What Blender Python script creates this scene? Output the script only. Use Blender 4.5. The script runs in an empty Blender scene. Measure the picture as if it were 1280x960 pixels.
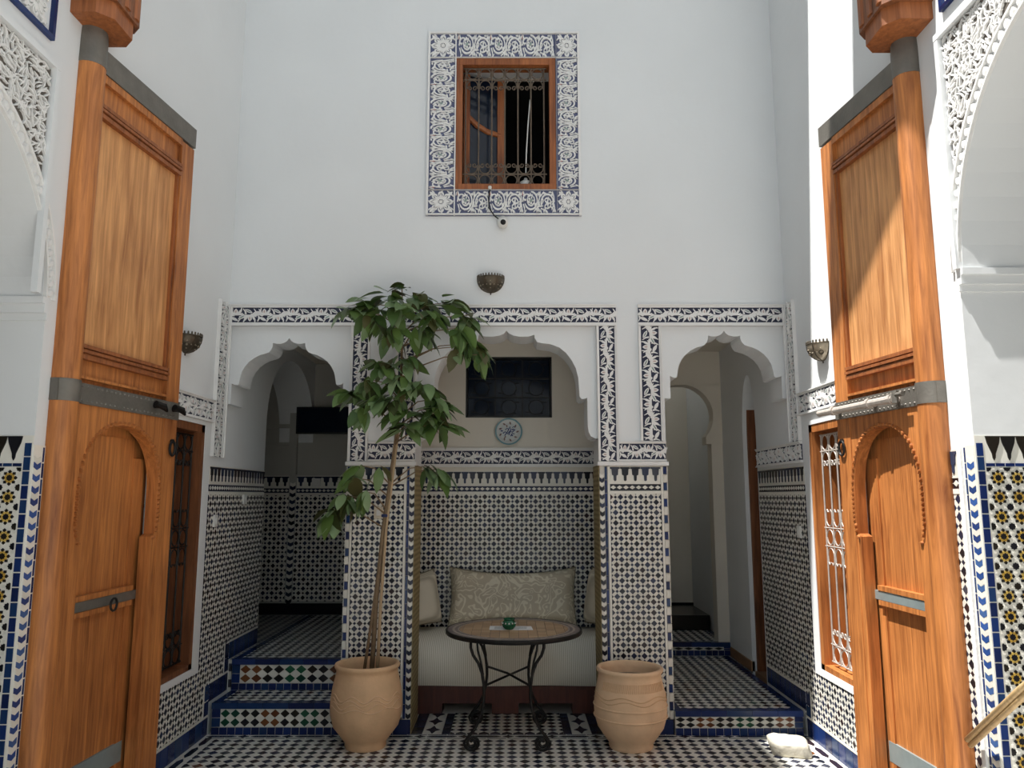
import bpy, math, random
from mathutils import Vector, Matrix
R = random.Random(7)
scene = bpy.context.scene
COL = scene.collection

# ------------------------------------------------------------------ camera, sky, sun, exposure
cam = bpy.data.cameras.new('camera')
cam.sensor_width = 36.0
cam.lens = 961.0 / 1280.0 * 36.0
cam.clip_start = 0.05
cam_ob = bpy.data.objects.new('camera', cam)
COL.objects.link(cam_ob)
cam_ob.location = (0, 0, 1.6)
cam_ob.rotation_euler = (math.radians(90 + 8.3), 0, 0)
scene.camera = cam_ob

world = bpy.data.worlds.new('sky')
scene.world = world
world.use_nodes = True
bg = world.node_tree.nodes['Background']
bg.inputs['Color'].default_value = (0.66, 0.83, 1.0, 1)
bg.inputs['Strength'].default_value = 1.05

sun = bpy.data.lights.new('sun', 'SUN')
sun.energy = 17.0
sun.angle = math.radians(0.6)
sun.color = (1.0, 0.975, 0.94)
sun_ob = bpy.data.objects.new('sun', sun)
COL.objects.link(sun_ob)
sun_ob.rotation_euler = Vector((1.0, 0.3, -2.5)).to_track_quat('-Z', 'Y').to_euler()

vs = scene.view_settings
vs.view_transform = 'Standard'
vs.look = 'None'
vs.gamma = 1.0
vs.use_curve_mapping = False
vs.exposure = -0.9

# ------------------------------------------------------------------ materials
def new_mat(name):
    m = bpy.data.materials.new(name)
    m.use_nodes = True
    nt = m.node_tree
    b = nt.nodes['Principled BSDF']
    return m, nt, b

def c4(c):
    return (c[0], c[1], c[2], 1)

def simple(name, col, rough=0.6, metal=0.0, var=0.12, scale=6.0, bump=0.0, bscale=40.0, spec=0.4):
    """colour with soft mottling and optional fine relief"""
    m, nt, b = new_mat(name)
    N, L = nt.nodes, nt.links
    tc = N.new('ShaderNodeTexCoord')
    no = N.new('ShaderNodeTexNoise')
    no.inputs['Scale'].default_value = scale
    no.inputs['Detail'].default_value = 4
    L.new(tc.outputs['Object'], no.inputs['Vector'])
    mx = N.new('ShaderNodeMix'); mx.data_type = 'RGBA'
    mx.inputs[6].default_value = c4([v * (1 - var) for v in col])
    mx.inputs[7].default_value = c4([min(1, v * (1 + var)) for v in col])
    L.new(no.outputs['Fac'], mx.inputs[0])
    L.new(mx.outputs[2], b.inputs['Base Color'])
    b.inputs['Roughness'].default_value = rough
    b.inputs['Metallic'].default_value = metal
    b.inputs['Specular IOR Level'].default_value = spec
    if bump:
        n2 = N.new('ShaderNodeTexNoise')
        n2.inputs['Scale'].default_value = bscale
        n2.inputs['Detail'].default_value = 5
        L.new(tc.outputs['Object'], n2.inputs['Vector'])
        bp = N.new('ShaderNodeBump')
        bp.inputs['Strength'].default_value = bump
        bp.inputs['Distance'].default_value = 0.01
        L.new(n2.outputs['Fac'], bp.inputs['Height'])
        L.new(bp.outputs['Normal'], b.inputs['Normal'])
    return m

def glaze(name, cols, rough=0.22):
    """hand-cut glazed tile: every piece picks its own tone"""
    m, nt, b = new_mat(name)
    N, L = nt.nodes, nt.links
    ge = N.new('ShaderNodeNewGeometry')
    oi = N.new('ShaderNodeObjectInfo')
    ad = N.new('ShaderNodeMath'); ad.operation = 'ADD'
    L.new(ge.outputs['Random Per Island'], ad.inputs[0])
    L.new(oi.outputs['Random'], ad.inputs[1])
    fr = N.new('ShaderNodeMath'); fr.operation = 'FRACT'
    L.new(ad.outputs[0], fr.inputs[0])
    ra = N.new('ShaderNodeValToRGB')
    ra.color_ramp.interpolation = 'CONSTANT'
    el = ra.color_ramp.elements
    while len(el) < len(cols):
        el.new(0.5)
    for i, c in enumerate(cols):
        el[i].position = i / len(cols)
        el[i].color = c4(c)
    L.new(fr.outputs[0], ra.inputs[0])
    L.new(ra.outputs[0], b.inputs['Base Color'])
    b.inputs['Roughness'].default_value = rough
    b.inputs['Specular IOR Level'].default_value = 0.3
    return m

def wood(name, dark, light, scale=1.0, rough=0.5):
    m, nt, b = new_mat(name)
    N, L = nt.nodes, nt.links
    tc = N.new('ShaderNodeTexCoord')
    mp = N.new('ShaderNodeMapping')
    mp.inputs['Scale'].default_value = (14 * scale, 14 * scale, 0.9 * scale)
    L.new(tc.outputs['Object'], mp.inputs['Vector'])
    n1 = N.new('ShaderNodeTexNoise')
    n1.inputs['Scale'].default_value = 3.0
    n1.inputs['Detail'].default_value = 7
    n1.inputs['Roughness'].default_value = 0.62
    n1.inputs['Distortion'].default_value = 0.6
    L.new(mp.outputs[0], n1.inputs['Vector'])
    n2 = N.new('ShaderNodeTexNoise')
    n2.inputs['Scale'].default_value = 2.2
    L.new(tc.outputs['Object'], n2.inputs['Vector'])
    ad = N.new('ShaderNodeMath'); ad.operation = 'MULTIPLY_ADD'
    ad.inputs[1].default_value = 0.45
    L.new(n2.outputs['Fac'], ad.inputs[0]); L.new(n1.outputs['Fac'], ad.inputs[2])
    ra = N.new('ShaderNodeValToRGB')
    ra.color_ramp.elements[0].position = 0.48; ra.color_ramp.elements[0].color = c4(dark)
    ra.color_ramp.elements[1].position = 0.95; ra.color_ramp.elements[1].color = c4(light)
    L.new(ad.outputs[0], ra.inputs[0])
    L.new(ra.outputs[0], b.inputs['Base Color'])
    b.inputs['Roughness'].default_value = rough
    bp = N.new('ShaderNodeBump'); bp.inputs['Strength'].default_value = 0.25; bp.inputs['Distance'].default_value = 0.004
    L.new(n1.outputs['Fac'], bp.inputs['Height']); L.new(bp.outputs['Normal'], b.inputs['Normal'])
    return m

def stripes(name, c1, c2, freq, axis=0, rough=0.8, zig=0.0):
    """woven upholstery: fine ribs with a slight herringbone"""
    m, nt, b = new_mat(name)
    N, L = nt.nodes, nt.links
    tc = N.new('ShaderNodeTexCoord')
    w = N.new('ShaderNodeTexWave')
    w.bands_direction = 'XYZ'[axis]
    w.inputs['Scale'].default_value = freq
    w.inputs['Distortion'].default_value = zig
    w.inputs['Detail'].default_value = 0
    L.new(tc.outputs['Object'], w.inputs['Vector'])
    mx = N.new('ShaderNodeMix'); mx.data_type = 'RGBA'
    mx.inputs[6].default_value = c4(c1); mx.inputs[7].default_value = c4(c2)
    L.new(w.outputs['Fac'], mx.inputs[0])
    L.new(mx.outputs[2], b.inputs['Base Color'])
    b.inputs['Roughness'].default_value = rough
    b.inputs['Specular IOR Level'].default_value = 0.2
    return m

def brocade(name):
    m, nt, b = new_mat(name)
    N, L = nt.nodes, nt.links
    tc = N.new('ShaderNodeTexCoord')
    no = N.new('ShaderNodeTexNoise'); no.inputs['Scale'].default_value = 5; no.inputs['Detail'].default_value = 2
    L.new(tc.outputs['Object'], no.inputs['Vector'])
    w = N.new('ShaderNodeTexVoronoi'); w.feature = 'SMOOTH_F1'; w.inputs['Scale'].default_value = 12
    mxv = N.new('ShaderNodeVectorMath'); mxv.operation = 'MULTIPLY_ADD'
    mxv.inputs[1].default_value = (0.35, 0.35, 0.35)
    L.new(no.outputs['Color'], mxv.inputs[0]); L.new(tc.outputs['Object'], mxv.inputs[2])
    L.new(mxv.outputs[0], w.inputs['Vector'])
    sn = N.new('ShaderNodeMath'); sn.operation = 'SINE'
    ml = N.new('ShaderNodeMath'); ml.operation = 'MULTIPLY'; ml.inputs[1].default_value = 26
    L.new(w.outputs['Distance'], ml.inputs[0]); L.new(ml.outputs[0], sn.inputs[0])
    ra = N.new('ShaderNodeValToRGB')
    ra.color_ramp.elements[0].position = 0.3; ra.color_ramp.elements[0].color = (0.54, 0.46, 0.33, 1)
    ra.color_ramp.elements[1].position = 0.7; ra.color_ramp.elements[1].color = (0.76, 0.69, 0.54, 1)
    L.new(sn.outputs[0], ra.inputs[0]); L.new(ra.outputs[0], b.inputs['Base Color'])
    b.inputs['Roughness'].default_value = 0.6
    return m

def checker(name, c1, c2, scale):
    m, nt, b = new_mat(name)
    N, L = nt.nodes, nt.links
    tc = N.new('ShaderNodeTexCoord')
    mp = N.new('ShaderNodeMapping'); mp.inputs['Rotation'].default_value = (0, 0, math.pi / 4)
    L.new(tc.outputs['Object'], mp.inputs['Vector'])
    ck = N.new('ShaderNodeTexChecker')
    ck.inputs['Scale'].default_value = scale
    ck.inputs['Color1'].default_value = c4(c1); ck.inputs['Color2'].default_value = c4(c2)
    L.new(mp.outputs[0], ck.inputs['Vector']); L.new(ck.outputs[0], b.inputs['Base Color'])
    b.inputs['Roughness'].default_value = 0.3
    return m

M = {}
M['plaster'] = simple('lime_plaster', (0.79, 0.805, 0.805), 0.85, var=0.045, scale=1.6, bump=0.25, bscale=9, spec=0.2)
M['stucco'] = simple('carved_stucco', (0.84, 0.83, 0.805), 0.8, var=0.06, scale=14, bump=0.2, bscale=60, spec=0.2)
M['plaster_in'] = simple('passage_plaster', (0.75, 0.70, 0.61), 0.85, var=0.06, scale=2.0, bump=0.25, bscale=10, spec=0.2)
M['plaster_dim'] = simple('dimmed_plaster', (0.46, 0.45, 0.41), 0.9, var=0.06, scale=2.0, spec=0.1)  # plaster darkened to keep rooms dim and cut bounce in the galleries
M['navy_ground'] = simple('navy_ground', (0.035, 0.04, 0.075), 0.7, var=0.3, scale=20)
M['blue_ground'] = simple('blue_grey_ground', (0.12, 0.135, 0.23), 0.7, var=0.35, scale=16)
M['shade_ground'] = simple('shadow_ground', (0.15, 0.13, 0.11), 0.9, var=0.2, scale=20)  # plaster's shade behind the fretwork put into the colour
M['leafgreen_paint'] = simple('faded_green_paint', (0.30, 0.37, 0.34), 0.7, var=0.2, scale=20)
M['pink_paint'] = simple('faded_pink_paint', (0.60, 0.47, 0.43), 0.7, var=0.15, scale=20)
M['red_paint'] = simple('faded_red_paint', (0.45, 0.22, 0.20), 0.7, var=0.2, scale=20)
M['grout'] = simple('grout', (0.66, 0.63, 0.57), 0.9, var=0.1, scale=30)
M['white_tile'] = glaze('white_glaze', [(0.76, 0.73, 0.65), (0.80, 0.78, 0.70), (0.72, 0.70, 0.62), (0.82, 0.79, 0.71)], 0.3)
M['dark_tile'] = glaze('dark_glaze', [(0.012, 0.014, 0.022), (0.02, 0.026, 0.06), (0.014, 0.014, 0.018), (0.035, 0.045, 0.085),
                                      (0.02, 0.024, 0.05), (0.05, 0.055, 0.075), (0.03, 0.018, 0.022), (0.016, 0.02, 0.04)])
M['black_tile'] = glaze('black_glaze', [(0.014, 0.013, 0.013), (0.02, 0.016, 0.012), (0.012, 0.012, 0.016)])
M['blue_tile'] = glaze('cobalt_glaze', [(0.010, 0.022, 0.10), (0.012, 0.032, 0.135), (0.009, 0.018, 0.075), (0.014, 0.04, 0.12)])
M['blue_bright'] = glaze('chevron_blue_glaze', [(0.02, 0.07, 0.25), (0.035, 0.10, 0.32), (0.02, 0.05, 0.18), (0.05, 0.12, 0.30)])
M['green_tile'] = glaze('green_glaze', [(0.012, 0.07, 0.035), (0.018, 0.10, 0.05), (0.012, 0.055, 0.035)])
M['brown_tile'] = glaze('brown_glaze', [(0.16, 0.055, 0.018), (0.12, 0.04, 0.015), (0.19, 0.07, 0.025)])
M['yellow_tile'] = glaze('yellow_glaze', [(0.66, 0.42, 0.08), (0.58, 0.36, 0.07), (0.70, 0.48, 0.12)])
M['olive_tile'] = stripes('ochre_edge_brick', (0.22, 0.17, 0.08), (0.36, 0.29, 0.15), 9, 2, 0.7)
M['floor_far'] = checker('far_floor_tiles', (0.66, 0.64, 0.61), (0.82, 0.80, 0.76), 18)  # unseen courtyard paving, set pale to bounce light into the alcove
M['floor_check'] = checker('side_room_tiles', (0.03, 0.03, 0.045), (0.62, 0.60, 0.53), 18)
M['cedar'] = wood('cedar', (0.21, 0.058, 0.012), (0.66, 0.25, 0.068))
M['cedar_panel'] = wood('cedar_panel', (0.34, 0.125, 0.034), (0.84, 0.42, 0.16), 0.8)
M['cedar_mould'] = wood('cedar_moulding', (0.15, 0.042, 0.012), (0.42, 0.14, 0.042))
M['cedar_dark'] = wood('dark_cedar', (0.10, 0.032, 0.012), (0.30, 0.11, 0.04))
M['mahogany'] = wood('mahogany', (0.05, 0.012, 0.008), (0.14, 0.035, 0.02))
M['cane'] = wood('cane', (0.45, 0.29, 0.12), (0.70, 0.50, 0.26))
M['bark'] = simple('bark', (0.24, 0.16, 0.09), 0.8, var=0.35, scale=30, bump=0.4, bscale=50)
M['bark_pale'] = simple('pale_stake', (0.48, 0.34, 0.20), 0.7, var=0.2, scale=20)
M['iron'] = simple('black_iron', (0.02, 0.019, 0.018), 0.45, 0.6, var=0.3, scale=30)
M['grille_iron'] = simple('rusty_grille_iron', (0.15, 0.115, 0.085), 0.6, 0.4, var=0.35, scale=30)
M['white_iron'] = simple('whitewashed_iron', (0.50, 0.45, 0.40), 0.55, 0.2, var=0.3, scale=40)
M['old_metal'] = simple('dull_sheet_metal', (0.20, 0.185, 0.16), 0.55, 0.55, var=0.3, scale=12, bump=0.2, bscale=60)
M['zinc'] = simple('zinc_strip', (0.30, 0.36, 0.36), 0.5, 0.4, var=0.25, scale=12)
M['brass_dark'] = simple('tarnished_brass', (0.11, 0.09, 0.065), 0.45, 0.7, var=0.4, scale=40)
M['brass_light'] = simple('pale_brass', (0.42, 0.36, 0.27), 0.4, 0.6, var=0.3, scale=40)
M['terracotta'] = simple('terracotta', (0.70, 0.45, 0.255), 0.75, var=0.28, scale=7, bump=0.35, bscale=25)
M['terracotta2'] = simple('pale_terracotta', (0.80, 0.55, 0.34), 0.75, var=0.22, scale=8, bump=0.3, bscale=25)
M['soil'] = simple('dry_soil', (0.16, 0.11, 0.075), 0.95, var=0.4, scale=60, bump=0.8, bscale=80)
M['leaf'] = glaze('leaf_green', [(0.085, 0.145, 0.035), (0.12, 0.19, 0.06), (0.07, 0.125, 0.035), (0.20, 0.28, 0.13), (0.11, 0.18, 0.045), (0.16, 0.24, 0.10)], 0.33)
M['leaf_old'] = glaze('leaf_olive', [(0.07, 0.075, 0.022), (0.09, 0.085, 0.03), (0.055, 0.07, 0.02)], 0.5)
M['black'] = simple('matt_black', (0.008, 0.008, 0.009), 0.5, var=0.1)
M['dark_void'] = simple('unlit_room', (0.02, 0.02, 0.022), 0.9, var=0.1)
M['glass_dark'] = simple('dark_pane', (0.008, 0.014, 0.028), 0.12, var=0.2, spec=0.25)
M['white_plastic'] = simple('white_plastic', (0.75, 0.74, 0.70), 0.4, var=0.03)
M['cream_plastic'] = simple('cream_plastic', (0.70, 0.62, 0.48), 0.4, var=0.03)
M['mattress'] = stripes('ribbed_upholstery', (0.62, 0.57, 0.46), (0.93, 0.89, 0.79), 22, 0, 0.75, 0.6)
M['bolster'] = stripes('striped_bolster', (0.48, 0.43, 0.33), (0.76, 0.70, 0.57), 17, 2, 0.75, 0.4)
M['brocade'] = brocade('damask_brocade')
M['piping'] = simple('pillow_piping', (0.25, 0.22, 0.15), 0.8)
M['green_jar'] = simple('green_glaze_jar', (0.015, 0.11, 0.05), 0.12, var=0.2)
M['paper'] = simple('paper', (0.90, 0.89, 0.87), 0.8, var=0.02)
M['ink'] = simple('ink', (0.10, 0.10, 0.11), 0.8)
M['plate_white'] = simple('plate_glaze', (0.62, 0.64, 0.62), 0.2, var=0.08)
M['plate_teal'] = simple('plate_rim_teal', (0.16, 0.32, 0.36), 0.2, var=0.15)
M['plate_blue'] = simple('plate_blue', (0.03, 0.05, 0.16), 0.3)
M['plate_brown'] = simple('plate_brown', (0.20, 0.11, 0.09), 0.3)
M['table_tan'] = glaze('table_mosaic_tan', [(0.46, 0.29, 0.16), (0.52, 0.34, 0.19), (0.42, 0.27, 0.16), (0.55, 0.38, 0.22)], 0.4)
M['table_grey'] = glaze('table_mosaic_grey', [(0.20, 0.16, 0.15), (0.26, 0.21, 0.19), (0.16, 0.13, 0.13)], 0.4)
M['table_pale'] = glaze('table_mosaic_pale', [(0.44, 0.37, 0.32), (0.50, 0.42, 0.36)], 0.4)
M['limestone'] = simple('limestone_block', (0.62, 0.58, 0.48), 0.9, var=0.15, scale=12, bump=0.6, bscale=30)
M['terra_base'] = simple('terracotta_skirting', (0.30, 0.17, 0.09), 0.8, var=0.2, scale=8)
M['tie_blue'] = simple('blue_tie', (0.02, 0.03, 0.10), 0.6)

# ------------------------------------------------------------------ mesh builder
class MB:
    def __init__(s):
        s.v = []; s.f = []; s.m = []
    def face(s, pts, m=0):
        i = len(s.v)
        s.v.extend([tuple(p) for p in pts])
        s.f.append(tuple(range(i, i + len(pts)))); s.m.append(m)
        return s
    def box(s, x0, x1, y0, y1, z0, z1, m=0):
        i = len(s.v)
        s.v.extend([(x0, y0, z0), (x1, y0, z0), (x1, y1, z0), (x0, y1, z0), (x0, y0, z1), (x1, y0, z1), (x1, y1, z1), (x0, y1, z1)])
        for q in ((0, 3, 2, 1), (4, 5, 6, 7), (0, 1, 5, 4), (1, 2, 6, 5), (2, 3, 7, 6), (3, 0, 4, 7)):
            s.f.append(tuple(i + k for k in q)); s.m.append(m)
        return s
    def prism(s, poly, fr, h0, h1, m=0, ms=None, back=False, inset=0.0):
        """extrude a 2-D outline along the frame's normal; inset bevels the top edge"""
        n = len(poly)
        if n < 3: return s
        i = len(s.v)
        cx = sum(p[0] for p in poly) / n; cy = sum(p[1] for p in poly) / n
        s.v.extend([fr(p[0], p[1], h0) for p in poly])
        if inset:
            s.v.extend([fr(p[0] + (cx - p[0]) * inset, p[1] + (cy - p[1]) * inset, h1) for p in poly])
        else:
            s.v.extend([fr(p[0], p[1], h1) for p in poly])
        s.f.append(tuple(range(i + n, i + 2 * n))); s.m.append(m)
        if back:
            s.f.append(tuple(range(i + n - 1, i - 1, -1))); s.m.append(m)
        for k in range(n):
            k2 = (k + 1) % n
            s.f.append((i + k, i + k2, i + n + k2, i + n + k)); s.m.append(m if ms is None else ms)
        return s
    def tube(s, pts, r, seg=8, m=0, caps=True, closed=False):
        pts = [Vector(p) for p in pts]
        n = len(pts)
        if not isinstance(r, (list, tuple)): r = [r] * n
        rings = []
        up = None
        for k in range(n):
            if closed:
                t = pts[(k + 1) % n] - pts[k - 1]
            else:
                t = pts[min(k + 1, n - 1)] - pts[max(k - 1, 0)]
            if t.length < 1e-9: t = Vector((0, 0, 1))
            t.normalize()
            if up is None:
                up = Vector((0, 0, 1)) if abs(t.z) < 0.9 else Vector((1, 0, 0))
            a = t.cross(up)
            if a.length < 1e-6: a = t.orthogonal()
            a.normalize(); b = a.cross(t).normalized()
            up = b
            i = len(s.v)
            for q in range(seg):
                an = 2 * math.pi * q / seg
                p = pts[k] + a * (math.cos(an) * r[k]) + b * (math.sin(an) * r[k])
                s.v.append(tuple(p))
            rings.append(i)
        lim = n if closed else n - 1
        for k in range(lim):
            a0, b0 = rings[k], rings[(k + 1) % n]
            for q in range(seg):
                q2 = (q + 1) % seg
                s.f.append((a0 + q, a0 + q2, b0 + q2, b0 + q)); s.m.append(m)
        if caps and not closed:
            s.f.append(tuple(rings[0] + q for q in range(seg - 1, -1, -1))); s.m.append(m)
            s.f.append(tuple(rings[-1] + q for q in range(seg))); s.m.append(m)
        return s
    def lathe(s, prof, c, seg=32, m=0, a0=0.0, a1=2 * math.pi, mfun=None):
        full = abs(a1 - a0 - 2 * math.pi) < 1e-6
        cols = seg if full else seg + 1
        i = len(s.v)
        for (r, z) in prof:
            for q in range(cols):
                an = a0 + (a1 - a0) * q / seg
                s.v.append((c[0] + r * math.cos(an), c[1] + r * math.sin(an), c[2] + z))
        for k in range(len(prof) - 1):
            for q in range(seg):
                q2 = (q + 1) % cols if full else q + 1
                s.f.append((i + k * cols + q, i + k * cols + q2, i + (k + 1) * cols + q2, i + (k + 1) * cols + q))
                s.m.append(m if mfun is None else mfun(k, q))
        return s
    def mesh(s, name, mats, smooth=False, off=(0, 0, 0)):
        me = bpy.data.meshes.new(name)
        vv = s.v if off == (0, 0, 0) else [(p[0] - off[0], p[1] - off[1], p[2] - off[2]) for p in s.v]
        me.from_pydata(vv, [], s.f)
        for k in mats: me.materials.append(M[k])
        me.polygons.foreach_set('material_index', s.m)
        if smooth: me.polygons.foreach_set('use_smooth', [True] * len(s.f))
        me.update()
        return me
    def build(s, name, mats, parent=None, smooth=False, kind=None, label=None):
        if isinstance(mats, str): mats = [mats]
        off = tuple(parent.get('base', (0, 0, 0))) if parent is not None else (0, 0, 0)
        me = s.mesh(name, mats, smooth, off)
        return put(name, me, parent, None, kind, label)

def put(name, me, parent=None, mat=None, kind=None, label=None):
    o = bpy.data.objects.new(name, me)
    COL.objects.link(o)
    if parent is not None: o.parent = parent
    if mat is not None: o.matrix_local = mat
    if kind: o['kind'] = kind
    if label: o['label'] = label
    return o

def smooth_by_angle(o, deg=35):
    me = o.data
    me.polygons.foreach_set('use_smooth', [True] * len(me.polygons))
    me.set_sharp_from_angle(angle=math.radians(deg))
    return o

def frame(O, U, V, N):
    O, U, V, N = Vector(O), Vector(U), Vector(V), Vector(N)
    def f(u, v, n=0.0):
        return tuple(O + U * u + V * v + N * n)
    f.O, f.U, f.V, f.N = O, U, V, N
    f.flip = U.cross(V).dot(N) < 0
    def mat(u, v, n=0.0, rot=0.0, sc=1.0):
        c, s_ = math.cos(rot), math.sin(rot)
        A = U * c + V * s_; B = V * c - U * s_
        m = Matrix.Identity(4)
        p = O + U * u + V * v + N * n
        for k in range(3):
            m[k][0] = A[k] * sc; m[k][1] = B[k] * sc; m[k][2] = N[k] * sc; m[k][3] = p[k]
        return m
    f.mat = mat
    return f

FLAT = frame((0, 0, 0), (1, 0, 0), (0, 1, 0), (0, 0, 1))

def tag(o, label, cat, group=None):
    o['label'] = label; o['category'] = cat
    if group: o['group'] = group
    return o

def thing(name, label, cat, loc, group=None):
    o = bpy.data.objects.new(name, None)
    COL.objects.link(o)
    o.location = loc
    o['base'] = tuple(loc)
    return tag(o, label, cat, group)

def clip_rect(poly, u0, u1, v0, v1):
    def clip(pl, ax, val, keep_less):
        out = []
        for k in range(len(pl)):
            a, b = pl[k], pl[(k + 1) % len(pl)]
            ia = a[ax] <= val if keep_less else a[ax] >= val
            ib = b[ax] <= val if keep_less else b[ax] >= val
            if ia: out.append(a)
            if ia != ib:
                t = (val - a[ax]) / (b[ax] - a[ax])
                out.append((a[0] + (b[0] - a[0]) * t, a[1] + (b[1] - a[1]) * t))
        return out
    for ax, val, kl in ((0, u0, False), (0, u1, True), (1, v0, False), (1, v1, True)):
        poly = clip(poly, ax, val, kl)
        if len(poly) < 3: return []
    A = 0
    for k in range(len(poly)):
        a, b = poly[k], poly[(k + 1) % len(poly)]
        A += a[0] * b[1] - a[1] * b[0]
    return poly if abs(A) > 6e-6 else []

# ------------------------------------------------------------------ tile work
def zellige(fr, rects, name, parent, p=0.0394, ou=0.0, ov=0.0, hb=0.0238, hs=0.0134, h=0.005):
    """big and small dark diamonds with white eight-sided pieces between them"""
    mb = MB(); g = 0.0011
    for (u0, u1, v0, v1) in rects:
        mb.prism([(u0, v0), (u1, v0), (u1, v1), (u0, v1)], fr, -0.002, 0.002, 2)
        i0, i1 = int((u0 - ou) / p) - 1, int((u1 - ou) / p) + 2
        j0, j1 = int((v0 - ov) / p) - 1, int((v1 - ov) / p) + 2
        for i in range(i0, i1):
            for j in range(j0, j1):
                x, y = ou + i * p, ov + j * p
                big = (i + j) % 2 == 0
                r = (hb if big else hs) - g
                q = clip_rect([(x + r, y), (x, y + r), (x - r, y), (x, y - r)], u0, u1, v0, v1)
                if q: mb.prism(q, fr, 0, h + R.uniform(-0.0006, 0.0006), 1)
                a, b = (hb, hs) if big else (hs, hb)
                o = [(a, 0), (p - b, 0), (p, b), (p, p - a), (p - a, p), (b, p), (0, p - b), (0, a)]
                o = [(x + p / 2 + (s - p / 2) * 0.955, y + p / 2 + (t - p / 2) * 0.955) for s, t in o]
                q = clip_rect(o, u0, u1, v0, v1)
                if q: mb.prism(q, fr, 0, h + R.uniform(-0.0006, 0.0004), 0)
    return mb.build(name, ['white_tile', 'dark_tile', 'grout'], parent, kind='stuff')

_cache = {}
def poly_mesh(key, poly, h, mats, inset=0.06):
    if key not in _cache:
        _cache[key] = MB().prism(poly, FLAT, 0, h, 0, inset=inset).mesh(key, [mats])
    return _cache[key]

def rect_tile(w, hgt, mat, h=0.006):
    g = 0.0015
    return poly_mesh('tile_%s_%.4f_%.4f' % (mat, w, hgt), [(g, g), (w - g, g), (w - g, hgt - g), (g, hgt - g)], h, mat, 0.05)

def tile_row(fr, u0, u1, v0, v1, n, mat, parent, name='tile', vertical=False, h=0.006):
    """a course of n separate tiles filling a rectangle"""
    if vertical:
        s = (v1 - v0) / n
        me = rect_tile(u1 - u0, s, mat, h)
        for k in range(n): put(name, me, parent, fr.mat(u0, v0 + k * s, R.uniform(-0.0006, 0.0006)))
    else:
        s = (u1 - u0) / n
        me = rect_tile(s, v1 - v0, mat, h)
        for k in range(n): put(name, me, parent, fr.mat(u0 + k * s, v0, R.uniform(-0.0006, 0.0006)))

def slab(fr, u0, u1, v0, v1, n0, n1, mat, name, parent, **k):
    return MB().prism([(u0, v0), (u1, v0), (u1, v1), (u0, v1)], fr, n0, n1, 0, back=True).build(name, mat, parent, **k)

def merlon_course(fr, u0, u1, parent, ztop=1.80, pitch=0.066):
    """stepped dark merlons hanging over cream, then the small lozenge strip"""
    n = max(1, round((u1 - u0) / pitch)); pt = (u1 - u0) / n
    z0 = ztop - 0.100
    slab(fr, u0, u1, ztop - 0.115, ztop + 0.008, 0, 0.004, 'white_tile', 'merlon_ground', parent)
    w = pt
    key = 'merlon_%.4f' % pt
    pl = [(-w * .5 + .001, .1), (-w * .5 + .001, .088), (-w * .34, .085), (-w * .30, .045), (-w * .15, .040), (-w * .13, .006), (0, 0), (w * .13, .006), (w * .15, .040),
          (w * .30, .045), (w * .34, .085), (w * .5 - .001, .088), (w * .5 - .001, .1)]
    me = poly_mesh(key, pl, 0.008, 'dark_tile', 0.0)
    for k in range(n):
        put('merlon_tile', me, parent, fr.mat(u0 + pt * (k + .5), z0, 0))
    mb = MB()
    zs0, zs1 = ztop - 0.166, ztop - 0.121
    mb.prism([(u0, zs0), (u1, zs0), (u1, zs1), (u0, zs1)], fr, -0.002, 0.0035, 1)
    m2 = max(1, round((u1 - u0) / 0.044)); q = (u1 - u0) / m2; zc = (zs0 + zs1) / 2
    for k in range(m2):
        c = u0 + q * (k + .5)
        mb.prism([(c + q * .45, zc), (c, zc + .014), (c - q * .45, zc), (c, zc - .014)], fr, 0, 0.006, 0)
    mb.prism([(u0, zs0 - .024), (u1, zs0 - .024), (u1, zs0 - .002), (u0, zs0 - .002)], fr, -0.002, 0.008, 0)
    mb.prism([(u0, zs1 + .001), (u1, zs1 + .001), (u1, zs1 + .007), (u0, zs1 + .007)], fr, -0.002, 0.006, 0)
    mb.build('lozenge_strip', ['white_tile', 'dark_tile'], parent, kind='stuff')
    return zs0 - .024

def chevron_column(fr, u0, u1, v0, v1, pitch, parent, m1='blue_bright', m2='white_tile'):
    n = round((v1 - v0) / pitch); s = (v1 - v0) / n; w = u1 - u0; d = s * .22
    for half, mt in ((0, m1), (1, m2)):
        key = 'chev_%s_%.4f_%.4f' % (mt, w, s)
        g = .0015
        me = poly_mesh(key, [(g, d + g), (w / 2, g), (w - g, d + g), (w - g, s / 2 + d - g), (w / 2, s / 2 - g), (g, s / 2 + d - g)], 0.006, mt, 0.0)
        for k in range(n - 1):
            put('chevron_tile', me, parent, fr.mat(u0, v0 + s * k + half * s / 2, R.uniform(-.0005, .0005)))

# ------------------------------------------------------------------ carved stucco
def stroke(mb, pts, w, m, h, base=0.0):
    n = len(pts)
    if not isinstance(w, (list, tuple)): w = [w] * n
    L, Rr = [], []
    for k in range(n):
        a = pts[max(k - 1, 0)]; b = pts[min(k + 1, n - 1)]
        dx, dy = b[0] - a[0], b[1] - a[1]; l = math.hypot(dx, dy) or 1
        nx, ny = -dy / l * w[k] / 2, dx / l * w[k] / 2
        L.append((pts[k][0] + nx, pts[k][1] + ny)); Rr.append((pts[k][0] - nx, pts[k][1] - ny))
    i = len(mb.v)
    for k in range(n):
        mb.v.extend([(L[k][0], L[k][1], h), (Rr[k][0], Rr[k][1], h), (L[k][0], L[k][1], base), (Rr[k][0], Rr[k][1], base)])
    for k in range(n - 1):
        a = i + 4 * k; b = a + 4
        for q in ((a, a + 1, b + 1, b), (a + 2, a, b, b + 2), (a + 1, a + 3, b + 3, b + 1)):
            mb.f.append(q); mb.m.append(m)

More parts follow.
